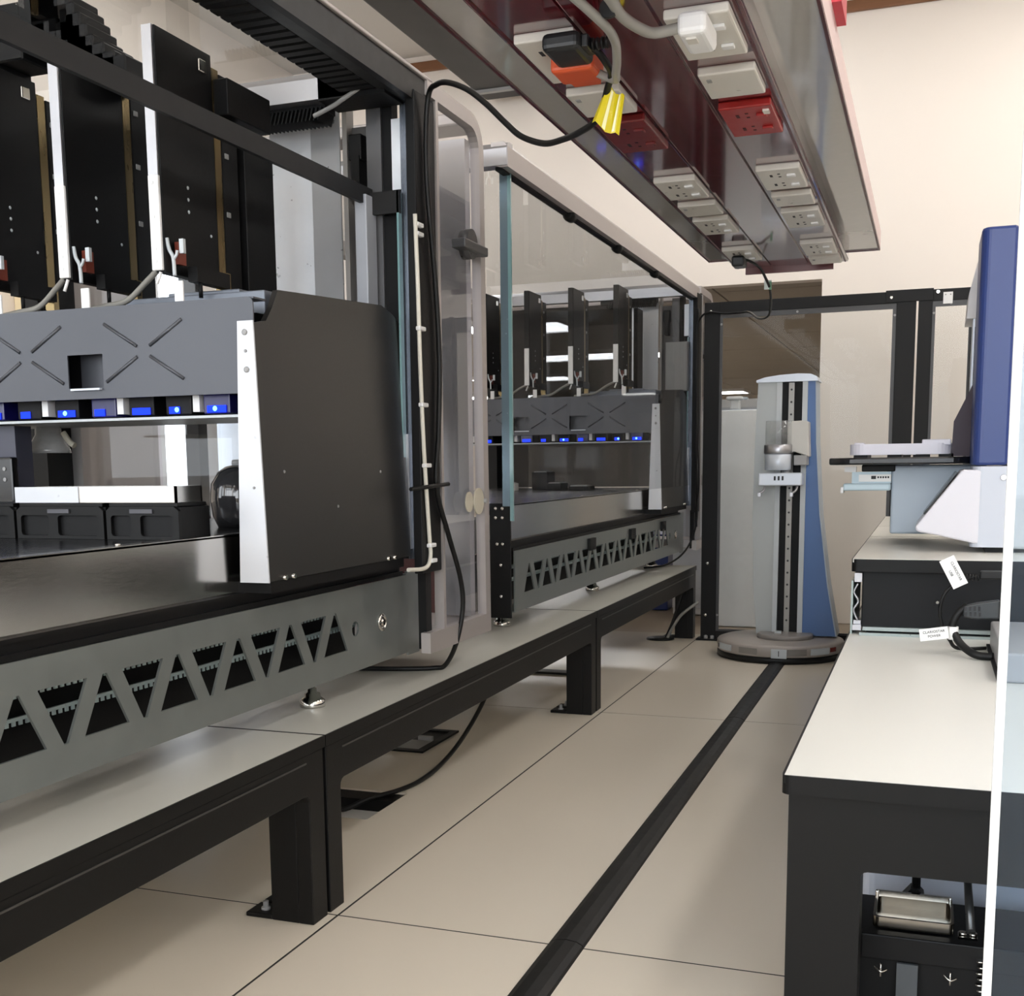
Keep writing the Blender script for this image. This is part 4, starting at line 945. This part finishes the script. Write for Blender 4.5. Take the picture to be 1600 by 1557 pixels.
# under the bench
t = thing('white_bin', (0.15, 3.2, 0), 'white plastic bin standing under the right bench', 'bin')
bx(-0.115, 0.55, 2.80, 3.35, 0.0005, 0.30, bev=0.03, seg=4).build('body', mat('bin_white', rgb(206, 212, 226), 0.35), t)
bx(-0.125, 0.56, 2.79, 3.36, 0.30, 0.32, bev=0.008).build('lid', WHITE, t)
t = thing('black_equipment', (0.2, 2.65, 0), 'black equipment box on the floor under the right bench, with shiny metal tray', 'equipment')
bx(-0.135, 0.50, 2.42, 2.65, 0.0005, 0.145, bev=0.004).build('body', MATTE, t)
bx(-0.095, 0.50, 2.40, 2.43, 0.10, 0.152, bev=0.003).build('front_lip', MATTE, t)
bx(-0.025, 0.015, 2.392, 2.40, 0.0, 0.10).build('ribbon', mat('grey_ribbon', rgb(70, 74, 78), 0.4), t)
mb = MB()
for x in (-0.055, 0.075): mb.tube([(x-0.012, 2.395, 0.088), (x, 2.388, 0.080), (x+0.012, 2.395, 0.083)], 0.002, n=6); mb.tube([(x, 2.39, 0.098), (x, 2.388, 0.07)], 0.002, n=6)
mb.build('wire_hook', CHROME, t)
t = thing('metal_tray', (0.0, 2.55, 0.152), 'shiny metal tray on the black box under the right bench', 'tray')
mb = MB()
mb.sheet(rrect(-0.075, 0.080, 2.44, 2.57, 0.012), [rrect(-0.069, 0.074, 2.446, 2.564, 0.010)], XY(0.153), (0, 0, 0.022))
mb.box(-0.070, 0.075, 2.445, 2.565, 0.1532, 0.155); mb.build('tray_body', mat('tray_steel', rgb(128, 122, 112), 0.22, metal=1.0, var=0.04), t)
mb = MB()
for x in (-0.075, 0.070): mb.box(x, x+0.008, 2.565, 2.578, 0.16, 0.185, bev=0.003)
mb.box(-0.07, 0.075, 2.566, 2.573, 0.165, 0.186); mb.build('tray_flange', CHROME, t)
t = thing('hose_fitting', (0.0, 2.62, 0.145), 'black fitting with upright hose behind the metal tray under the bench', 'fitting')
mb = MB(); mb.prism([(-0.035, 2.60, 0.146), (0.025, 2.60, 0.146), (0.022, 2.60, 0.172), (0.008, 2.60, 0.186), (-0.005, 2.60, 0.184)], (0, 0.04, 0)); mb.build('body', MATTE, t)
MB().cyl((0.006, 2.62, 0.18), (0.006, 2.62, 0.42), 0.009, n=12).build('hose', RUBBER, t)
t = thing('latch_rod', (0.105, 2.5, 0.14), 'grey lever rod leaning beside the metal tray under the bench', 'rod')
MB().cyl((0.112, 2.46, 0.158), (0.103, 2.60, 0.262), 0.009, 0.0075, n=14).build('rod', mat('rod_grey', rgb(86, 86, 86), 0.3, metal=0.7), t)
MB().cyl((0.103, 2.599, 0.258), (0.1025, 2.605, 0.268), 0.010, n=14).build('rod_cap', MATTE, t)
mb = MB(); mb.box(0.088, 0.124, 2.44, 2.47, 0.146, 0.152); mb.lathe([(0.008, 0.152), (0.008, 0.158)], (0.097, 2.455, 0), 12); mb.lathe([(0.008, 0.152), (0.008, 0.158)], (0.116, 2.455, 0), 12); mb.build('mount', CHROME, t)
mb = MB()
for i in range(9): mb.lathe([(0.007, 0), (0.009, 0.002), (0.007, 0.004)], (0.128+0.003*(i % 2), 2.388, 0.03+i*0.012), 10)
tag(mb.build('spring', CHROME), 'small chrome spring column beside the black box under the bench', 'spring')

# riser on the bench
t = thing('riser_unit', (0.4, 5.5, 0.5205), 'black riser unit with silver rails standing on the right bench', 'riser')
bx(-0.196, 1.1, 4.11, 7.1, 0.545, 0.7345, bev=0.004).build('body', mat('riser_black', rgb(17, 18, 20), 0.45, spec=0.2), t)
bx(-0.19, 0.232, 4.09, 4.108, 0.537, 0.549).build('rail', mat('rail_silver', rgb(150, 160, 158), 0.3, metal=0.5), t)
bx(-0.20, 0.232, 4.085, 4.105, 0.5207, 0.530).build('rail', mat('rail_silver', rgb(150, 160, 158), 0.3, metal=0.5), t)
bx(-0.18, 1.1, 4.12, 7.0, 0.5207, 0.545).build('plinth', MATTE, t)
bx(-0.231, -0.225, 4.12, 4.6, 0.5207, 0.70).build('side_plate', mat('plate_teal_grey', rgb(170, 184, 182), 0.35), t)
mb = MB()
mb.box(-0.222, -0.198, 4.13, 4.2, 0.695, 0.725); mb.box(-0.222, -0.198, 4.13, 4.2, 0.553, 0.566); mb.tube([(-0.21, 4.13, 0.69), (-0.222, 4.13, 0.66), (-0.208, 4.13, 0.63), (-0.222, 4.13, 0.60), (-0.208, 4.13, 0.565)], 0.004)
mb.box(-0.224, -0.196, 4.112, 4.14, 0.534, 0.552); mb.build('bracket', ALU, t)
MB().lathe([(0.006, 0), (0.005, -0.003)], (0.04, 4.11, 0.635), 14, axis='Y').build('screw', CHROME, t)
names = ['front pale shelf board on the riser, black front edge facing the camera', 'second pale shelf board along the riser, behind the front board', 'third pale shelf board along the riser, farthest down the aisle']
for i, (y0, y1) in enumerate(((4.07, 5.275), (5.285, 6.10), (6.11, 7.18))):
    tt = thing('shelf_board', (0.4, (y0+y1)/2, 0.735), names[i], 'shelf board', 'boards on top of the riser')
    bx(-0.226, 1.1, y0+0.005, y1-0.003, 0.765, 0.7775).build('top_laminate', mat('riser_laminate', rgb(222, 219, 210), 0.33, var=0.01), tt)
    mb = MB(); pts = arc(-0.21, y0+0.020, 0.020, 180, 270, 6) + [(1.1, y0), (1.1, y1), (-0.230, y1)]
    mb.prism([(x, y, 0.7348) for x, y in pts], (0, 0, 0.041)); mb.build('edge_band', BLACK, tt)

# analyser instrument on the riser
t = thing('plate_analyser', (0.25, 4.7, 0.7775), 'white and blue analyser with tall blue column and black carousel on the riser', 'instrument')
mb = MB(); mb.box(-0.133, 0.175, 4.72, 5.2, 0.7775+0.045, 1.078, bev=0.008); mb.build('rear_casing', BLUEGREY, t)
mb = MB(); pts = [(-0.040, 0.866), (-0.036, 0.852), (-0.020, 0.846), (0.032, 0.837), (0.168, 0.806), (0.168, 1.060), (0.112, 1.063), (0.102, 1.058)]
mb.prism([(x, 4.40, z) for x, z in pts], (0, 0.33, 0)); mb.build('white_wedge', mat('wedge_white', rgb(214, 213, 221), 0.35, var=0.01), t, bevel=0.006)
mb = MB(); a = Vector((-0.010, 4.45, 0.906)); b = Vector((0.092, 4.45, 1.052)); d = (b-a).normalized(); nrm = Vector((-d.z, 0, d.x))
mb.prism([a+nrm*0.001, b+nrm*0.001, b+nrm*0.007, a+nrm*0.007], (0, 0.22, 0)); mb.build('touch_screen', GLOSSB, t)
mb = MB(); pts = arc(0.168, 4.43, 0.03, 180, 270, 6) + [(0.26, 4.40), (0.26, 4.75), (0.138, 4.75)]
mb.prism([(x+0.002, y, 0.797) for x, y in pts], (0, 0, 0.276)); mb.build('lower_casing', mat('speckled_casing', rgb(196, 202, 214), 0.45, var=0.03, scale=400, bump=0.1), t)
bx(0.19, 0.26, 4.43, 4.7, 0.7777, 0.797).build('foot', MATTE, t)
mb = MB(); pts = arc(0.165, 4.43, 0.03, 180, 270, 6) + [(0.247, 4.40), (0.247, 4.70), (0.135, 4.70)]
mb.prism([(x, y, 1.076) for x, y in pts], (0, 0, 0.787)); mb.build('blue_column', BLUE, t, bevel=0.01)
mb = MB(); mb.prism([(0.105, 4.71, 1.60), (0.15, 4.71, 1.60), (0.15, 4.71, 1.83), (0.135, 4.71, 1.80), (0.11, 4.71, 1.69)], (0, 0.3, 0)); mb.build('rear_hood', mat('hood_pale', rgb(214, 212, 212), 0.4), t)
bx(0.128, 0.134, 4.72, 4.9, 1.10, 1.60).build('side_edge', SILVER, t)
bx(0.249, 0.42, 4.42, 4.8, 0.79, 1.86, bev=0.01).build('right_casing', mat('right_casing', rgb(206, 206, 206), 0.4), t)
MB().lathe([(0.011, 0), (0.009, -0.006)], (0.236, 4.40, 1.035), 16, axis='Y').build('bolt', CHROME, t)
mb = MB()
pts = rrect(-0.358, 0.16, 4.60, 5.15, 0.10, 8)
mb.prism([(x, y, 1.082) for x, y in pts], (0, 0, 0.026)); mb.build('carousel_plate', mat('carousel_black', rgb(22, 22, 24), 0.25), t, bevel=0.006)
mb = MB()
pts = rrect(-0.285, 0.075, 4.68, 5.05, 0.05, 6); hole = rrect(-0.255, 0.045, 4.71, 5.02, 0.03, 6)
mb.sheet(pts, [hole], XY(1.118), (0, 0, 0.040)); mb.box(-0.03, 0.07, 4.685, 4.76, 1.15, 1.172, bev=0.004); mb.box(-0.27, -0.23, 4.69, 4.76, 1.15, 1.164, bev=0.006)
mb.build('sample_ring', mat('ring_white', rgb(214, 212, 222), 0.35), t)
mb = MB()
for x in (-0.27, -0.15, -0.05, 0.03): mb.box(x, x+0.05, 4.70, 5.0, 1.108, 1.119)
mb.build('ring_spacer', MATTE, t)
mb = MB(); mb.prism([(0.072, 4.70, 1.109), (0.148, 4.70, 1.109), (0.148, 4.70, 1.40), (0.126, 4.70, 1.345), (0.076, 4.70, 1.235)], (0, 0.008, 0)); mb.build('plum_shield', PURPLE, t)
mb = MB(); mb.box(-0.305, -0.134, 4.70, 4.78, 0.985, 1.012, bev=0.006); mb.box(-0.275, -0.134, 4.72, 4.76, 1.012, 1.055); mb.build('gripper_arm', mat('arm_pale_blue', rgb(186, 206, 216), 0.35), t)
bx(-0.302, -0.26, 4.71, 4.75, 1.055, 1.075).build('gripper_cap', WHITE, t); bx(-0.315, -0.303, 4.70, 4.78, 0.975, 1.0, bev=0.004).build('gripper_cap', WHITE, t)
lb = bx(-0.25, -0.134, 4.716, 4.72, 1.018, 1.045).build('arm_label', PAPER, t)
mb = MB(); mb.box(-0.205, -0.188, 4.7145, 4.7165, 1.028, 1.040)
for i in range(5): mb.box(-0.183+i*0.009, -0.177+i*0.009, 4.7145, 4.7165, 1.031, 1.038)
mb.build('label_print', INK, lb)
bx(-0.24, -0.12, 4.71, 4.9, 1.056, 1.0815, bev=0.004).build('plate_hub', MATTE, t)

# cables with printed labels in front of the riser
def flag(c, p, u, v, w, h, lines, sz):
    u = Vector(u).normalized(); v = Vector(v).normalized(); n = u.cross(v).normalized(); p = Vector(p)
    mb = MB(); mb.prism([p-u*w/2-v*h/2, p+u*w/2-v*h/2, p+u*w/2+v*h/2, p-u*w/2+v*h/2], n*-0.0008)
    o = mb.build('label_flag', PAPER, c)
    for i, s in enumerate(lines):
        M = Matrix.Translation(p + n*0.0006 + v*(h*0.18 - i*h*0.36)) @ Matrix((u, v, n)).transposed().to_4x4()
        text(s, sz, M, 'label_text', INK, o)
    return o
c = cord('instrument_cable', (0.1, 3.75, 0.52), 'thick black cable with white power label, curving on the right bench',
     [(0.192, 3.66, 0.533), (0.145, 3.67, 0.535), (0.105, 3.70, 0.56), (0.082, 3.72, 0.60), (0.085, 3.72, 0.63), (0.10, 3.72, 0.655), (0.12, 3.72, 0.672)], 0.0115, RUBBER)
mb = MB(); mb.prism([(0.108, 3.70, 0.640), (0.145, 3.70, 0.635), (0.205, 3.70, 0.638), (0.205, 3.70, 0.692), (0.145, 3.70, 0.682), (0.108, 3.70, 0.672)], (0, 0.035, 0)); mb.build('connector', mat('connector_black', rgb(44, 48, 50), 0.4), c, bevel=0.004)
mb = MB()
for i in range(4): mb.box(0.112+i*0.0125, 0.118+i*0.0125, 3.697, 3.703, 0.644, 0.655); mb.box(0.110+i*0.0125, 0.116+i*0.0125, 3.697, 3.703, 0.660, 0.672)
mb.build('relief_slot', INK, c)
MB().lathe([(0.0145, -0.019), (0.0145, 0.019)], (0.083, 3.72, 0.590), 20).build('label_sleeve', PAPER, c)
flag(c, (0.030, 3.705, 0.587), (1, 0, 0.16), (-0.16, 0, 1), 0.080, 0.036, ['CLARIOSTAR', 'POWER'], 0.0105)
c = cord('instrument_cable', (0.08, 3.85, 0.52), 'thinner black cable with tilted white label, in front of the black riser',
     [(0.21, 3.75, 0.765), (0.15, 3.76, 0.758), (0.10, 3.76, 0.74), (0.065, 3.76, 0.715), (0.048, 3.76, 0.68), (0.045, 3.765, 0.64), (0.055, 3.77, 0.60), (0.075, 3.79, 0.56), (0.10, 3.82, 0.53), (0.18, 3.86, 0.5275)], 0.0055, RUBBER)
flag(c, (0.0775, 3.74, 0.768), (0.46, 0, -0.88), (0.88, 0, 0.46), 0.092, 0.044, ['CLARIOSTAR', 'USB'], 0.0105)
mb = MB(); mb.box(0.15, 0.215, 3.745, 3.775, 0.748, 0.772, bev=0.004)
for i in range(5): mb.lathe([(0.008, i*0.008), (0.0095, i*0.008+0.003), (0.008, i*0.008+0.005)], (0.112, 3.76, 0.752), 12, axis='X')
mb.build('connector', RUBBER, c)
t = thing('adapter_box', (0.27, 3.8, 0.5205), 'grey adapter box at the right end of the bench, behind the clear screen edge', 'adapter')
bx(0.195, 0.36, 3.3, 3.95, 0.5207, 0.60, bev=0.006).build('body', mat('adapter_grey', rgb(160, 160, 162), 0.4), t)
bx(0.185, 0.195, 3.3, 3.95, 0.5207, 0.528).build('trim', MATTE, t)

# clear acrylic screen close to the camera
t = thing('acrylic_screen', (0.3, 1.0, 0.0), 'clear acrylic screen at the right edge, close to the camera, with white edge', 'screen')
bx(0.0630, 0.75, 1.0, 1.006, 0.0, 1.9).build('sheet', GNEAR, t)
bx(0.0560, 0.0630, 0.999, 1.007, 0.0, 1.9, bev=0.0015).build('polished_edge', FROST, t)

scene.cycles.transparent_max_bounces = 24
scene.cycles.max_bounces = 10
scene.cycles.sample_clamp_indirect = 6.0
